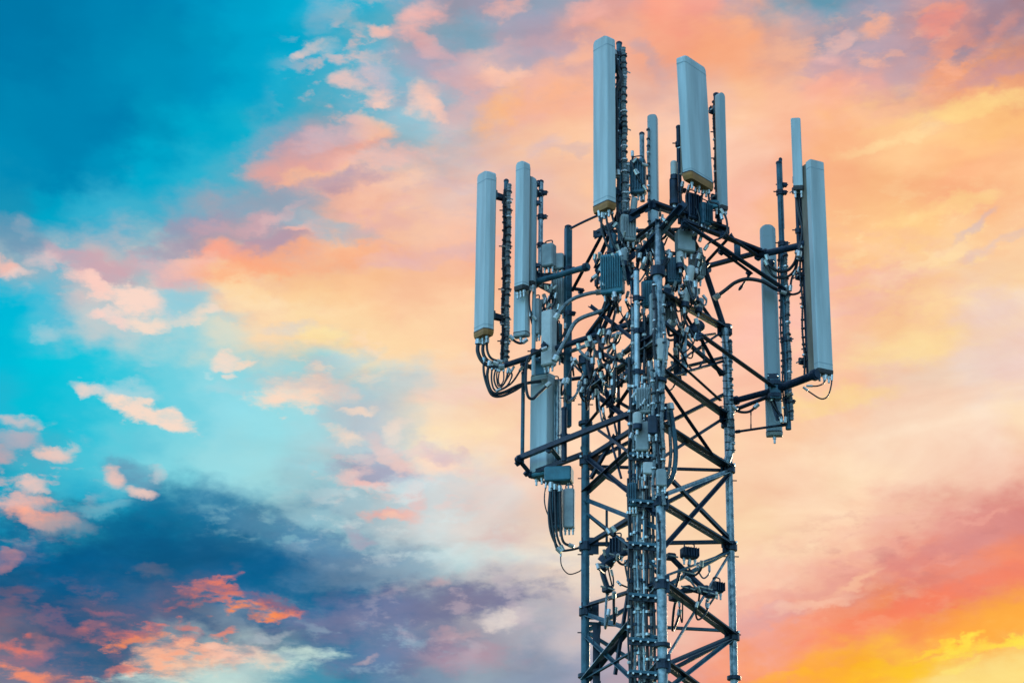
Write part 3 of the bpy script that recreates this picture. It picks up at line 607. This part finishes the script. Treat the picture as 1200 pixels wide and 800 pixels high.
def boom(label, members, plates=(), group=None):
    base = members[0][0]; t = thing('support_boom', (base.x, base.y, base.z), label, 'boom', group)
    for a, b, w, kd, mn in members:
        m = MB(); a, b = Vector(a), Vector(b)
        if kd == 'tube': m.tube([a, b], w / 2, mn, 12)
        elif kd == 'angle': m.angle(a, b, w, mn)
        else: m.bar(a, b, w, w, mn)
        d = (b - a).normalized()
        for q in (a + d * .04, b - d * .04): m.tube([q - d * .025, q + d * .025], w * .72, 'dark_steel', 10)
        m.build('chord' if w > .05 else 'strut', t)
    for c, sz, rz, mn in plates:
        m = MB(); m.box(c, sz, mn, rz, .004)
        m.tube([Vector(c) + Vector((-.02, -sz[1]/2 - .02, sz[2]*.3)), Vector(c) + Vector((-.02, sz[1]/2 + .02, sz[2]*.3))], .012, 'connector', 6)
        m.build('plate', t)
    return t

# ------------------------------------------------------------------ booms
# left side
ub = at(690, 312, 24.2); UL = atz(622, 332, ub.z)
mb = at(742, 378, 23.7); ML = atz(583, 431, mb.z)
lb = at(745, 483, 23.4); LL = atz(605, 539, lb.z); lb2 = at(684, 533, 24.45); LL2 = atz(620, 557, lb2.z)
boom('steel tube boom reaching left from the tower to the paired panel antennas', [
    (ub, UL, .075, 'tube', 'blue_steel'), (UL + Vector((.02, .05, 0)), atz(684, 342, ub.z), .045, 'angle', 'dark_steel'), (at(661, 322, UL.y), at(628, 322, UL.y + .1), .05, 'tube', 'dark_steel'),
    (atz(622, 332, ub.z), atz(660, 352, ub.z), .05, 'angle', 'dark_steel')], group='booms on the left side of the tower')
boom('longest boom on the left, crossing to the outermost left panel antenna', [
    (mb, ML, .07, 'tube', 'dark_steel'), (atz(738, 387, mb.z), atz(612, 433, mb.z), .035, 'angle', 'galvanised'), (atz(612, 426, mb.z), atz(641, 448, mb.z), .055, 'angle', 'dark_steel'),
    (atz(641, 448, mb.z), atz(700, 440, mb.z), .05, 'tube', 'dark_steel'), (atz(640, 404, mb.z), atz(617, 424, mb.z), .035, 'tube', 'dark_steel'), (atz(636, 404, mb.z), atz(662, 424, mb.z), .05, 'angle', 'dark_steel')],
    [(at(634, 427, ML.y - .3), (.20, .02, .26), R(-25), 'blue_steel')], group='booms on the left side of the tower')
boom('lowest left boom with two level bars under the lower box antenna', [
    (lb, LL, .058, 'angle', 'dark_steel'), (lb2, LL2, .055, 'angle', 'dark_steel'), (LL, LL2, .06, 'angle', 'dark_steel'), (LL2, atz(655, 572, LL2.z), .035, 'tube', 'dark_steel'),
    (atz(642, 525, lb.z), atz(655, 541, lb.z), .06, 'angle', 'blue_steel'), (atz(684, 524, lb.z), atz(690, 538, lb.z), .06, 'angle', 'dark_steel')], group='booms on the left side of the tower')
# right side
ua = at(800, 262, 23.3); T1 = atz(893, 298, ua.z); E1 = atz(946, 286, ua.z)
sA = at(797, 262, 23.3); T1b = T1 + Vector((0, 0, -.42))
boom('upper boom on the right with crossed struts and a flat plate', [
    (ua, T1, .075, 'angle', 'dark_steel'), (atz(846, 275, ua.z - .05), T1 + Vector((-.03, .02, -.05)), .05, 'angle', 'dark_steel'), (atz(826, 316, ua.z), T1, .07, 'angle', 'dark_steel'), (T1, E1, .085, 'tube', 'dark_steel'),
    (at(826, 312, 24.4), at(859, 276, 24.0), .045, 'angle', 'dark_steel'), (at(842, 294, 24.0), at(880, 322, 24.3), .04, 'angle', 'dark_steel'),
    (at(799, 262, 23.25), at(918, 341, T1.y + .02), .06, 'angle', 'dark_steel'), (at(880, 319, 24.3), at(866, 340, 24.3), .025, 'tube', 'dark_steel')],
    [(at(864, 293, 24.1), (.075, .03, .27), R(8), 'blue_steel')], group='booms on the right side of the tower')
lz = at(908, 457, T1.y).z; T2 = at(908, 457, T1.y); E2 = atz(958, 438, lz); ra = at(859, 470, 24.45)
boom('lower boom on the right carrying the foot of the tallest right panel', [
    (atz(818, 393, lz), T2, .06, 'angle', 'dark_steel'), (ra, T2, .075, 'tube', 'dark_steel'), (T2, E2, .095, 'tube', 'dark_steel'), (atz(861, 480, lz), atz(904, 463, lz), .05, 'tube', 'dark_steel'),
    (at(861, 506, 24.45), at(922, 497, T1.y + .05), .03, 'tube', 'dark_steel'), (at(880, 480, 24.4), at(880, 503, 24.4), .012, 'tube', 'dark_steel'), (at(905, 462, T1.y), at(915, 492, T1.y), .055, 'angle', 'dark_steel'),
    (at(908, 446, T1.y - .04), at(908, 468, T1.y - .04), .12, 'bar', 'blue_steel')], group='booms on the right side of the tower')

# ------------------------------------------------------------------ poles, and cables strapped to them
pA = polething(590, 213, 424, ML.y - .02, .030, 'pole behind the outermost left panel antenna, wrapped in cable', bands=4)
conduit(593.5, 216, 428, ML.y - .06, .032, 'grey corrugated cable down the pole behind the outermost left panel')
conduit(588, 222, 424, ML.y - .07, .017, 'thin cable down the pole behind the outermost left panel', 'rubber')
pC = polething(727, 52, 300, 23.62, .034, 'pole behind the tallest top panel antenna', bands=6)
conduit(732.5, 56, 296, 23.56, .034, 'grey corrugated cable up the pole behind the tallest top panel')
conduit(724, 60, 260, 23.55, .017, 'thin dark cable up the pole behind the tallest top panel', 'rubber')
conduit(736.5, 190, 330, 23.58, .024, 'grey corrugated cable in front of the tower head', 'grey_sheath')
antenna(760, 773, 136, 292, 23.68, .09, -14, 'slim pale panel antenna standing in the middle of the tower head', 'flat', width=.115, mname='radome_grey', cap='dark_cap', conn=2, top_r=.03, brk=(.3,), pole_gap=.1)
conduit(761, 150, 290, 23.62, .014, 'thin cable along the slim middle panel antenna')
polething(753, 158, 236, 23.9, .030, 'short thin pole left of the slim middle panel antenna', 'galvanised', bands=1)
polething(843, 112, 262, 23.75, .034, 'dark pole right of the wide top panel antenna', 'dark_steel', bands=5)
conduit(839.5, 118, 256, 23.72, .014, 'thin cable on the dark pole right of the wide top panel', 'rubber')
polething(797, 150, 262, 23.6, .028, 'short pole hidden behind the wide top panel antenna', 'dark_steel', bands=2)
polething(665, 267, 500, UL.y - .05, .040, 'dark square post between the left panels and the tower', 'blue_steel', square=True, bands=3)
polething(661, 480, 540, LL.y - .6, .034, 'stub of dark post above the lowest left boom', 'dark_steel', bands=1)
polething(612, 438, 543, LL.y + .02, .024, 'slim bare pole at the lower left corner of the tower', 'blue_steel', bands=0)
polething(633, 214, 336, UL.y - .02, .030, 'pale pole right of the paired left panels', 'galvanised', bands=4)
polething(625, 215, 440, UL.y - .1, .024, 'slim pole between the paired left panels and the pale pole', 'radome_grey', bands=3)
pJ = polething(924, 192, 503, T1.y + .06, .034, 'long pole on the right between the narrow and the tall panel', 'blue_steel', bands=5)
conduit(927.5, 296, 492, T1.y + .02, .026, 'grey corrugated cable on the long right pole')
conduit(919, 290, 488, T1.y + .0, .012, 'thin dark cable on the long right pole', 'rubber')
polething(917.5, 188, 268, T1.y + .1, .020, 'short slim pole top beside the small right antenna', 'blue_steel', bands=1)
polething(948, 208, 444, E1.y + .16, .030, 'dark pole behind the tallest right panel', 'dark_steel', bands=4)
conduit(943, 210, 440, E1.y + .12, .014, 'thin cable on the pole behind the tallest right panel', 'rubber')
polething(936, 225, 292, E1.y + .03, .022, 'short dark pole under the small right antenna', 'dark_steel', bands=1)
polething(747, 318, 470, 23.25, .034, 'bright galvanised pipe in the centre of the tower', 'zinc', bands=3)

# ------------------------------------------------------------------ panel antennas
antenna(555, 577, 204, 390, ML.y - .2, .13, -53, 'outermost left panel antenna, white with a brown foot and looping cables', boot=.06, width=.25, pole_gap=.25)
antenna(697, 719, 47, 242, 23.45, .13, -50, 'tallest panel antenna on top, left of the two, with brown foot', 'soft', boot=.07, width=.26, pole_gap=.25, brk=(.1, .5, .85))
antenna(801, 836, 74, 211, 23.35, .12, 50, 'wide white panel antenna on top with broad orange-brown foot', 'soft', boot=.075, lean=-.035, width=.46, top_r=.04, pole_gap=.1, brk=(.08, .3))
antenna(602, 619, 191, 338, UL.y - .2, .10, -42, 'white panel antenna second from the left, above a shorter one', width=.165, cap='dark_cap', pole_gap=.2)
antenna(601, 620, 332, 392, UL.y - .05, .10, -25, 'short white panel antenna hanging below the second left panel', width=.19, cap='radio_grey', conn=1, brk=(.5,), pole_gap=.16)
antenna(619, 627, 208, 332, UL.y - .14, .06, -30, 'slim grey panel antenna just behind the second left panel', width=.075, mname='radome_grey', cap='dark_cap', conn=2, pole_gap=.1)
antenna(622, 648, 440, 556, LL.y + .06, .16, -38, 'large box antenna standing above the lowest left boom', 'flat', width=.26, cap='radio_teal', top_r=.012, pole_gap=.18)
antenna(841, 854, 110, 244, 23.6, .07, 35, 'slim blue-grey panel antenna right of the wide top panel', width=.11, mname='radome_grey', cap='dark_cap', conn=2, pole_gap=.1)
antenna(952, 979, 190, 436, E1.y - .12, .09, 26, 'tallest panel antenna on the right, with a tan side', 'flat', tray=.12, width=.205, cap='dark_cap', top_r=.012, pole_gap=.24, brk=(.1, .5, .92))
antenna(929, 942, 140, 221, E1.y - .05, .08, -8, 'small panel antenna on the right, highest of that side', 'flat', width=.118, cap='dark_cap', top_r=.012, conn=2, brk=(.2,), pole_gap=.1)
antenna(898, 917, 265, 508, T1.y + .28, .10, -6, 'round-topped panel antenna hanging behind the right booms', 'round', width=.19, mname='radome_grey', cap='radio_grey', conn=1, top_r=.055, brk=(.25, .8), pole_gap=-.16)

# ------------------------------------------------------------------ radio units
TH = 'radio units in the tower head'
radio(718, 322, 27, 46, 23.5, -20, 'teal finned radio unit left of centre in the tower head', 'radio_teal', .12, group=TH)
radio(803, 284, 22, 24, 23.5, 18, 'pale grey radio box near the top right of the tower head', 'radio_grey', .13, fins=False, group=TH)
radio(816, 314, 16, 26, 23.8, 30, 'pale grey radio box tucked at the right edge of the tower head', 'radio_grey', .12, group=TH)
radio(769, 372, 15, 54, 23.2, 5, 'tall narrow grey radio unit on the near tower leg', 'radio_grey', .09, fins=False, group=TH)
radio(762, 345, 20, 30, 23.5, -12, 'teal radio unit beside the bright central pipe', 'radio_teal', .1, group=TH)
radio(748, 208, 18, 40, 23.7, -15, 'dark blue radio unit between the top poles', 'blue_steel', .12, group=TH)
radio(736, 268, 18, 30, 23.5, 10, 'grey radio unit below the foot of the tallest top panel', 'radio_grey', .1, group=TH)
radio(812, 243, 16, 30, 23.5, 30, 'dark radio unit under the brown foot of the wide panel', 'dark_steel', .1, group=TH)
radio(826, 252, 14, 26, 23.5, 40, 'blue radio unit beside the dark pole top right', 'blue_steel', .1, group=TH)
radio(835, 240, 14, 9, 23.6, 0, 'small teal box on the dark pole top right', 'radio_teal', .08, fins=False, handle=False, conn=2, group=TH)
radio(790, 318, 18, 30, 23.6, 0, 'blue steel radio unit amid the tangle of cables', 'blue_steel', .12, group=TH)
radio(757, 400, 18, 44, 23.45, -8, 'dark finned radio unit behind the tall grey one', 'dark_steel', .12, group=TH)
radio(742, 434, 16, 30, 23.5, -15, 'blue radio unit at the waist of the tower', 'blue_steel', .1, group=TH)
radio(784, 366, 16, 34, 23.7, 15, 'grey finned radio unit right of the near leg', 'radio_grey', .1, group=TH)
LG_ = 'radio units on the left booms'
radio(643, 300, 15, 26, UL.y - .1, -30, 'pale grey radio box behind the paired left panels', 'radio_grey', .12, fins=False, group=LG_)
radio(654, 307, 14, 18, UL.y - .05, -10, 'lower pale grey radio box against the dark square post', 'radio_grey', .1, fins=False, handle=False, group=LG_)
radio(643, 397, 15, 64, UL.y - .2, -35, 'tall off-white radio unit above the long left boom', 'white_plastic', .13, fins=False, group=LG_)
radio(629, 372, 10, 42, UL.y - .05, -35, 'slim pale radio unit beside the tall off-white one', 'radio_grey', .1, fins=False, group=LG_)
radio(655, 347, 15, 40, UL.y + .05, -20, 'grey finned radio unit under the upper left boom', 'radio_grey', .12, group=LG_)
radio(651, 400, 14, 40, UL.y + .1, 10, 'blue finned radio unit next to the dark square post', 'radio_teal', .12, group=LG_)
radio(649, 498, 15, 104, LL.y + .10, -18, 'tall ridged grey radio unit beside the large box antenna', 'galvanised', .12, conn=2, group=LG_)
radio(655, 557, 32, 17, LL.y - .42, -12, 'wide teal radio unit under the lowest left boom', 'radio_teal', .2, fins=False, handle=False, group=LG_)
radio(667, 596, 13, 46, LL.y - .5, -10, 'pale upright radio unit hanging lowest on the left', 'radio_grey', .1, fins=False, group=LG_)
radio(652, 596, 14, 50, LL.y - .45, -20, 'dark finned radio unit hanging lowest on the left', 'blue_steel', .12, group=LG_)
CG = 'radio units on the central cable column'
radio(753, 512, 16, 34, 23.1, -6, 'grey capped radio unit strapped to the central cable column', 'radio_grey', .1, fins=False, group=CG)
radio(761, 549, 15, 14, 23.0, 0, 'small white box strapped to the central cable column', 'white_plastic', .08, fins=False, handle=False, conn=2, group=CG)
radio(755, 470, 18, 30, 23.15, -10, 'grey radio unit above the capped one on the central column', 'radio_grey', .1, group=CG)
radio(772, 448, 13, 30, 23.05, 8, 'pale narrow radio box at the top of the cable column', 'white_plastic', .08, fins=False, group=CG)
radio(724, 640, 14, 20, 23.9, -30, 'dark compact radio unit inside the lower lattice', 'dark_steel', .12, group=CG)
radio(808, 648, 20, 12, 23.6, 20, 'dark finned radio unit on the right of the near leg', 'dark_steel', .12, group=CG)
radio(840, 688, 15, 12, 24.1, 30, 'dark radio unit against the right lattice', 'dark_steel', .1, group=CG)
radio(776, 410, 13, 26, 22.98, 12, 'white box high on the front of the near leg', 'white_plastic', .07, fins=False, handle=False, conn=2, group=CG)
radio(765, 498, 11, 22, 22.9, -10, 'small dark box on the near leg beside the capped radio', 'dark_steel', .07, fins=False, handle=False, conn=2, group=CG)
radio(775, 560, 12, 20, 22.92, 6, 'small grey box low on the front of the near leg', 'radio_grey', .07, fins=False, handle=False, conn=2, group=CG)
radio(742, 580, 10, 28, 23.2, -14, 'small blue radio unit low on the cable column', 'blue_steel', .09, group=CG)
# canisters
for px, py, r, h, Y, lab, mn, tl in (
    (790, 198, 4.2, 20, 23.4, 'white stub antenna canister left of the wide panel foot', 'white_plastic', (0, 0)), (790, 222, 5.2, 30, 23.42, 'dark ribbed canister under the white stub antenna', 'dark_steel', (0, 0)),
    (806, 322, 5, 22, 23.45, 'white canister highest of the right head cluster', 'white_plastic', (.2, 0)), (814, 340, 5.4, 24, 23.5, 'white canister standing in the right head cluster', 'white_plastic', (-.1, .1)),
    (803, 348, 4.6, 18, 23.4, 'small white canister left in the right head cluster', 'white_plastic', (.15, 0)), (786, 345, 4.5, 22, 23.5, 'grey canister beside the central tangle', 'radio_grey', (-.2, 0)),
    (812, 272, 4.2, 16, 23.5, 'grey canister below the pale grey radio box', 'radio_grey', (.3, 0)), (797, 303, 4.6, 18, 23.45, 'off-white canister under the pale top radio box', 'white_plastic', (0, .1)),
    (812, 381, 7.5, 15, 23.7, 'dark drum-shaped canister behind the right diagonals', 'dark_steel', (.9, .2)), (737, 430, 5.5, 16, 23.4, 'pale round canister at the waist of the tower', 'radio_grey', (.6, 0)),
    (747, 492, 5, 16, 23.0, 'white canister on the cable column above the capped radio', 'white_plastic', (0, 0)), (772, 512, 4, 34, 23.1, 'slim grey canister beside the capped radio unit', 'radio_grey', (0, 0)),
    (710, 648, 9, 20, 24.0, 'dark flat drum inside the lower left lattice', 'dark_steel', (.8, -.4)), (716, 284, 4.5, 22, 23.5, 'blue canister left in the tower head', 'blue_steel', (.15, 0)),
    (776, 296, 5, 26, 23.5, 'dark canister in front of the slim middle panel', 'blue_steel', (-.1, 0)), (731, 300, 4, 18, 23.4, 'grey canister left of the slim middle panel antenna', 'radio_grey', (0, 0)),
    (742, 240, 4, 18, 23.5, 'small grey canister between the top poles', 'radio_grey', (.1, 0)), (819, 356, 4, 16, 23.7, 'small grey canister lowest of the right head cluster', 'radio_grey', (.2, .2)),
): canister(px, py, r, h, Y, lab, mn, tl)

# ------------------------------------------------------------------ cable ladder and the trunk cables on it
lx0, lx1, lY = 743, 758, 23.32
p0 = at(lx0, 800, lY); p1 = at(lx1, 800, lY); zt = zat(p0.x, p0.y, 330)
t = thing('cable_ladder', (p0.x, p0.y, 0), 'narrow steel cable ladder rising beside the near leg', 'ladder')
for p in (p0, p1):
    m = MB(); m.bar((p.x, p.y, .3), (p.x, p.y, zt), .012, .04, 'blue_steel', up=(0, -1, 0)); m.build('rail', t)
z = 5.0
while z < zt:
    m = MB(); m.bar((p0.x, p0.y, z), (p1.x, p1.y, z), .018, .03, 'dark_steel'); m.build('rung', t); z += .3
CGp = 'trunk cables on the central ladder'
for i, (dx, r, mn, top) in enumerate(((740.5, .020, 'rubber', 420), (745, .017, 'grey_sheath', 360), (748.6, .015, 'galvanised', 400), (752, .017, 'grey_sheath', 350), (755.6, .016, 'zinc', 440), (759.2, .018, 'rubber', 370), (763.5, .020, 'grey_sheath', 430), (737.5, .012, 'rubber', 560), (767.5, .016, 'rubber', 460))):
    p = at(dx, 800, lY - .05 - .015 * (i % 3)); zt_ = zat(p.x, p.y, top)
    m = MB(); n = 90; pts = [(p.x + .006 * math.sin(k * .31 + i) + .004 * math.sin(k * .83 + 2*i), p.y + .006 * math.cos(k * .27 + i), .4 + (zt_ - .4) * k / n) for k in range(n + 1)]
    m.tube(pts, r, mn, 8)
    for k in range(26):
        z = 5.4 + k * .26 + rnd.uniform(-.08, .08)
        if z < zt_ - .1: m.tube([(p.x, p.y, z - .014), (p.x, p.y, z + .014)], r + .010, rnd.choice(['rubber', 'connector', 'white_plastic', 'dark_steel']), 8)
    tag(m.build('trunk_cable'), ('black' if mn == 'rubber' else 'grey') + ' trunk cable strapped to the central cable ladder', 'cable', CGp + (' black' if mn == 'rubber' else ' grey'))
for i, y in enumerate((476, 536, 590, 640, 700, 752, 790)):
    a = at(737, y, 23.2); b = at(772, y + 3, 23.12)
    m = MB(); m.bar(a, b, .03, .05, 'dark_steel'); m.bar(a + Vector((0, -.05, .03)), b + Vector((0, -.05, .03)), .02, .03, 'blue_steel')
    for k in range(4): q = a.lerp(b, (k + .5) / 4); m.tube([q + Vector((0, -.09, 0)), q + Vector((0, .03, 0))], .012, 'connector', 6)
    tag(m.build('cable_hanger'), 'dark cable hanger bar clamped across the central trunk cables', 'hanger', 'hanger bars across the trunk cables')
for px_, y0_, y1_, r_, mn_ in ((766.5, 425, 586, .022, 'grey_sheath'), (772, 440, 560, .018, 'rubber'), (777.5, 455, 592, .024, 'grey_sheath'), (768, 330, 420, .02, 'rubber'), (779, 345, 440, .018, 'grey_sheath'), (773, 600, 672, .014, 'rubber')):
    conduit(px_, y0_, y1_, 22.95, r_, ('black' if mn_ == 'rubber' else 'grey') + ' ribbed cable tied to the front of the near leg', mn_, .012, .16, 'ribbed ' + ('black' if mn_ == 'rubber' else 'grey') + ' cables on the near leg')
# plastic conduit bowed out to the right of the near leg
cable(pxs([(785, 474), (789, 500), (792, 530), (789, 556), (779, 571), (770, 576)], 23.1), .028, 'thick pale conduit bowing out right of the near leg', mname='blue_steel')
cable(pxs([(783, 478), (785, 505), (786, 535), (782, 560), (774, 570)], 23.12), .02, 'thinner conduit inside the bow right of the near leg', mname='grey_sheath')
p = at(857, 540, 24.4); m = MB()
m.tube(catmull(pxs([(849, 385), (852, 420), (854, 470), (857, 505), (855, 530), (850, 545)], 24.38)), .045, 'galvanised', 10)
for k in range(16): q = at(851 + k * .4, 392 + 9 * k, 24.34); m.tube([q - Vector((.07, 0, 0)), q + Vector((.05, 0, 0))], .006, 'dark_steel', 6)
tag(m.build('cable_conduit'), 'thick galvanised conduit along the right tower leg', 'conduit')
conduit(858.5, 398, 530, 24.36, .026, 'corrugated cable along the right tower leg')

# ------------------------------------------------------------------ cables that can be told apart
Y = ML.y - .15
for i, (L, r) in enumerate((
    ([(561, 398), (560, 412), (566, 424), (577, 430), (590, 430)], .026), ([(567, 398), (566, 412), (571, 422), (583, 427)], .022), ([(571, 396), (571, 410), (576, 420), (588, 424)], .016),
    ([(567, 420), (567, 436), (571, 452), (577, 463), (588, 464), (602, 458), (618, 449), (640, 445)], .016), ([(574, 424), (571, 440), (574, 455), (580, 461), (592, 459), (612, 450), (640, 446)], .020), ([(577, 428), (576, 444), (579, 456), (586, 457), (600, 448), (612, 430)], .012),
    ([(582, 428), (579, 444), (584, 455), (592, 447), (596, 432)], .012), ([(586, 430), (584, 446), (588, 452), (594, 444), (602, 430)], .010), ([(590, 430), (590, 446), (584, 452), (582, 440), (584, 430)], .009), ([(596, 432), (600, 440), (594, 452), (582, 458)], .012))):
    cable(pxs(L, Y), r, 'black cable looping below the outermost left panel antenna', 'cables below the outermost left panel')
for L, r in (([(640, 408), (620, 418), (616, 440), (618, 462), (624, 467), (632, 460), (644, 449)], .018), ([(598, 394), (604, 400), (611, 402), (617, 398)], .016)):
    cable(pxs(L, UL.y - .35), r, 'black cable curling around the long left boom', 'cables round the long left boom')
cable(pxs([(622, 336), (620, 350), (622, 366), (628, 374)], UL.y - .15), .012, 'thin black cable below the second left panel')
cable(pxs([(650, 422), (664, 396), (676, 376), (700, 366), (716, 362)], 24.1), .026, 'thick cable rising right from the long left boom', mname='grey_sheath')
cable(pxs([(651, 373), (660, 360), (672, 350), (690, 344), (704, 342)], 24.2), .024, 'pale cable curving below the upper left boom', mname='grey_sheath')
for L, r in (([(646, 566), (645, 590), (648, 620), (652, 640), (657, 646)], .018), ([(650, 568), (651, 600), (653, 628), (660, 644)], .014), ([(656, 570), (657, 610), (660, 634), (672, 640)], .016), ([(645, 570), (643, 600), (646, 625), (656, 643), (668, 644), (684, 640)], .014)):
    cable(pxs(L, LL.y - .6), r, 'black cable hanging in the lowest left bundle', 'cables of the lowest left bundle')
cable(pxs([(640, 566), (638, 585), (641, 600), (648, 612)], LL.y - .5), .008, 'thin loose cable left of the lowest left bundle')
cable(pxs([(657, 646), (658, 662), (666, 672), (677, 670), (686, 664)], LL.y - .55), .007, 'thin cable looping below the lowest left bundle')
Y = T1.y - .05
for L, r in (([(934, 222), (934, 236), (937, 252), (940, 270), (938, 286), (936, 300)], .02), ([(936, 222), (937, 240), (941, 258), (941, 276), (939, 290)], .012)):
    cable(pxs(L, E1.y), r, 'black cable dropping from the small right antenna', 'cables from the small right antenna')
for L, r in (([(898, 300), (903, 312), (913, 318), (924, 316), (932, 306), (935, 292)], .02), ([(897, 306), (905, 322), (918, 326), (930, 318), (936, 300)], .016), ([(926, 340), (928, 326), (934, 318), (939, 328), (938, 341), (928, 345), (916, 342)], .014), ([(936, 296), (934, 312), (930, 322)], .01), ([(940, 292), (938, 308), (935, 318)], .01)):
    cable(pxs(L, Y), r, 'black cable looping under the upper right boom', 'cables under the upper right boom')
cable(pxs([(838, 349), (850, 340), (862, 331), (876, 327), (894, 330), (908, 338), (922, 344)], 24.2), .024, 'long black cable sagging from the tower to the right pole')
cable(pxs([(946, 208), (944, 222), (948, 234), (944, 250), (944, 275)], E1.y + .1), .012, 'black cable clipped behind the tallest right panel')
for L in ([(975, 440), (974, 452), (970, 464), (962, 467), (950, 460), (942, 454)], [(968, 440), (966, 448), (958, 452), (946, 452)]):
    cable(pxs(L, E2.y - .1), .009, 'thin cable looping under the tallest right panel', 'thin loops under the tallest right panel')
for L, r in (([(903, 464), (908, 476), (914, 486), (916, 494)], .014), ([(926, 460), (918, 468), (922, 480), (920, 494)], .012), ([(888, 474), (878, 482), (866, 482), (859, 476)], .016)):
    cable(pxs(L, T1.y - .03), r, 'black cable below the lower right boom', 'cables below the lower right boom')
cable(pxs([(719, 60), (724, 78), (728, 92), (722, 108), (723, 135), (721, 180), (724, 205)], 23.5), .022, 'thick black cable behind the tallest top panel')
for L in ([(702, 248), (705, 262), (714, 270), (722, 262)], [(710, 247), (712, 264), (718, 284), (726, 300)], [(716, 246), (720, 262), (728, 276), (734, 296)], [(706, 250), (705, 268), (712, 288), (720, 302)]):
    cable(pxs(L, 23.45), .014, 'black cable under the foot of the tallest top panel', 'cables under the tallest top panel')
for L in ([(808, 218), (804, 232), (808, 252), (802, 270)], [(816, 220), (814, 238), (820, 258), (812, 276)], [(824, 222), (822, 240), (826, 262), (820, 282)], [(830, 222), (832, 236), (842, 240), (846, 256)], [(845, 246), (851, 256), (852, 270), (846, 278), (832, 284), (826, 292)], [(800, 214), (798, 230), (802, 250), (806, 268)]):
    cable(pxs(L, 23.45), .013, 'black cable under the foot of the wide top panel', 'cables under the wide top panel')
cable(pxs([(668, 268), (684, 260), (704, 251)], UL.y - .4), .016, 'straight stay rod from the square post to the top panel', mname='dark_steel', ends=False, name='stay_rod')
for L in ([(742, 190), (746, 186), (752, 192), (758, 194)], [(744, 200), (750, 212), (757, 222)], [(741, 178), (742, 195), (748, 203)]):
    cable(pxs(L, 23.6), .012, 'short black cable between the top poles', 'short cables between the top poles')
# the tangle of jumper cables in the tower head and waist
def tangle(n, cx, cy, rx, ry, y0, y1, label, group, r0=.008, r1=.018):
    for _ in range(n):
        a = rnd.uniform(0, 6.28); q = rnd.random() ** .5
        x0, y_0 = cx + rx * q * math.cos(a), cy + ry * q * math.sin(a)
        x1, y_1 = x0 + rnd.uniform(-.55, .55) * rx, y_0 + rnd.uniform(-.25, .55) * ry
        d0, d1 = rnd.uniform(y0, y1), rnd.uniform(y0, y1); sag = rnd.uniform(6, 26); bow = rnd.uniform(-10, 10)
        P = [at(x0, y_0, d0), at(x0 + bow * .5, y_0 + sag * .6, d0 * .8 + d1 * .2), at((x0 + x1) / 2 + bow, max(y_0, y_1) + sag, (d0 + d1) / 2), at(x1 + bow * .4, y_1 + sag * .5, d1), at(x1, y_1, d1)]
        cable(P, rnd.uniform(r0, r1), label, group, rnd.choice(['rubber', 'rubber', 'rubber', 'grey_sheath']))
tangle(50, 775, 300, 52, 52, 23.2, 24.1, 'jumper cable in the dense tangle of the tower head', 'jumper cables in the tower head')
tangle(24, 719, 312, 19, 30, 23.4, 24.2, 'jumper cable in the tangle left of the tower head', 'jumper cables left of the tower head')
tangle(34, 765, 385, 52, 50, 23.2, 24.1, 'jumper cable in the tangle below the tower head', 'jumper cables below the tower head')
tangle(24, 705, 430, 36, 44, 23.5, 24.4, 'jumper cable strung across the left waist of the tower', 'jumper cables at the left waist')
tangle(14, 757, 480, 24, 60, 23.0, 23.4, 'jumper cable hugging the middle of the cable column', 'jumper cables on the cable column')
tangle(16, 735, 655, 34, 50, 23.3, 24.0, 'jumper cable low inside the lattice', 'jumper cables low in the lattice')
tangle(9, 815, 685, 26, 34, 23.4, 24.2, 'jumper cable right of the near leg, low down', 'jumper cables low on the right')
tangle(14, 645, 360, 16, 50, UL.y - .2, UL.y + .1, 'jumper cable among the left radio units', 'jumper cables among the left radios')
# splice brackets low on the tower
for pts_, lab in (([(786, 652), (806, 672), (826, 690)], 'dark bracket arm slanting right of the near leg'), ([(790, 700), (806, 690), (832, 696)], 'dark bracket arm curling below the slanting one'), ([(738, 646), (722, 652), (706, 664), (712, 690)], 'dark bent bracket arm inside the lower left lattice')):
    m = MB(); m.tube(catmull(pxs(pts_, 23.7)), .032, 'dark_steel', 8)
    for a_ in pts_: q = at(*a_, 23.7); m.box(q, (.10, .10, .07), 'dark_steel', rnd.uniform(-1, 1), .01); m.tube([q + Vector((-.08, -.05, .02)), q + Vector((.08, -.05, -.02))], .01, 'connector', 6)
    tag(m.build('bracket_arm'), lab, 'bracket')
# gusset plates where the members meet the legs
for k, y in (('R', 388), ('R', 489), ('R', 549), ('R', 640), ('R', 745), ('L', 455), ('L', 540), ('L', 640), ('L', 716), ('N', 484), ('N', 588), ('N', 685), ('N', 778)):
    p = legp(k, y); d = (AX - Vector((p.x, p.y, 0))); rz = math.atan2(d.y, d.x)
    m = MB(); m.box(p + d.normalized() * .06 * (1 if k != 'N' else 0), (.20, .016, .20), 'rust' if (k, y) == ('L', 540) else 'dark_steel', rz + (.52 if k != 'N' else 1.0), .003)
    m.tube([p + Vector((0, 0, -.05)), p + Vector((0, 0, .05))], .075, 'dark_steel', 12)
    for s in (-.06, .06): m.tube([p + Vector((s, -.09, .03)), p + Vector((s, .02, .03))], .013, 'connector', 6)
    m.build('gusset_plate', tower)

# ------------------------------------------------------------------ footing, out of the picture below
m = MB()
m.box((AX.x, AX.y, .15), (3.4, 3.4, .4), 'concrete', 0, .05)
tag(m.build('concrete_footing'), 'square concrete footing under the lattice tower', 'footing')

for o in bpy.data.objects:
    if '_base' in o: del o['_base']
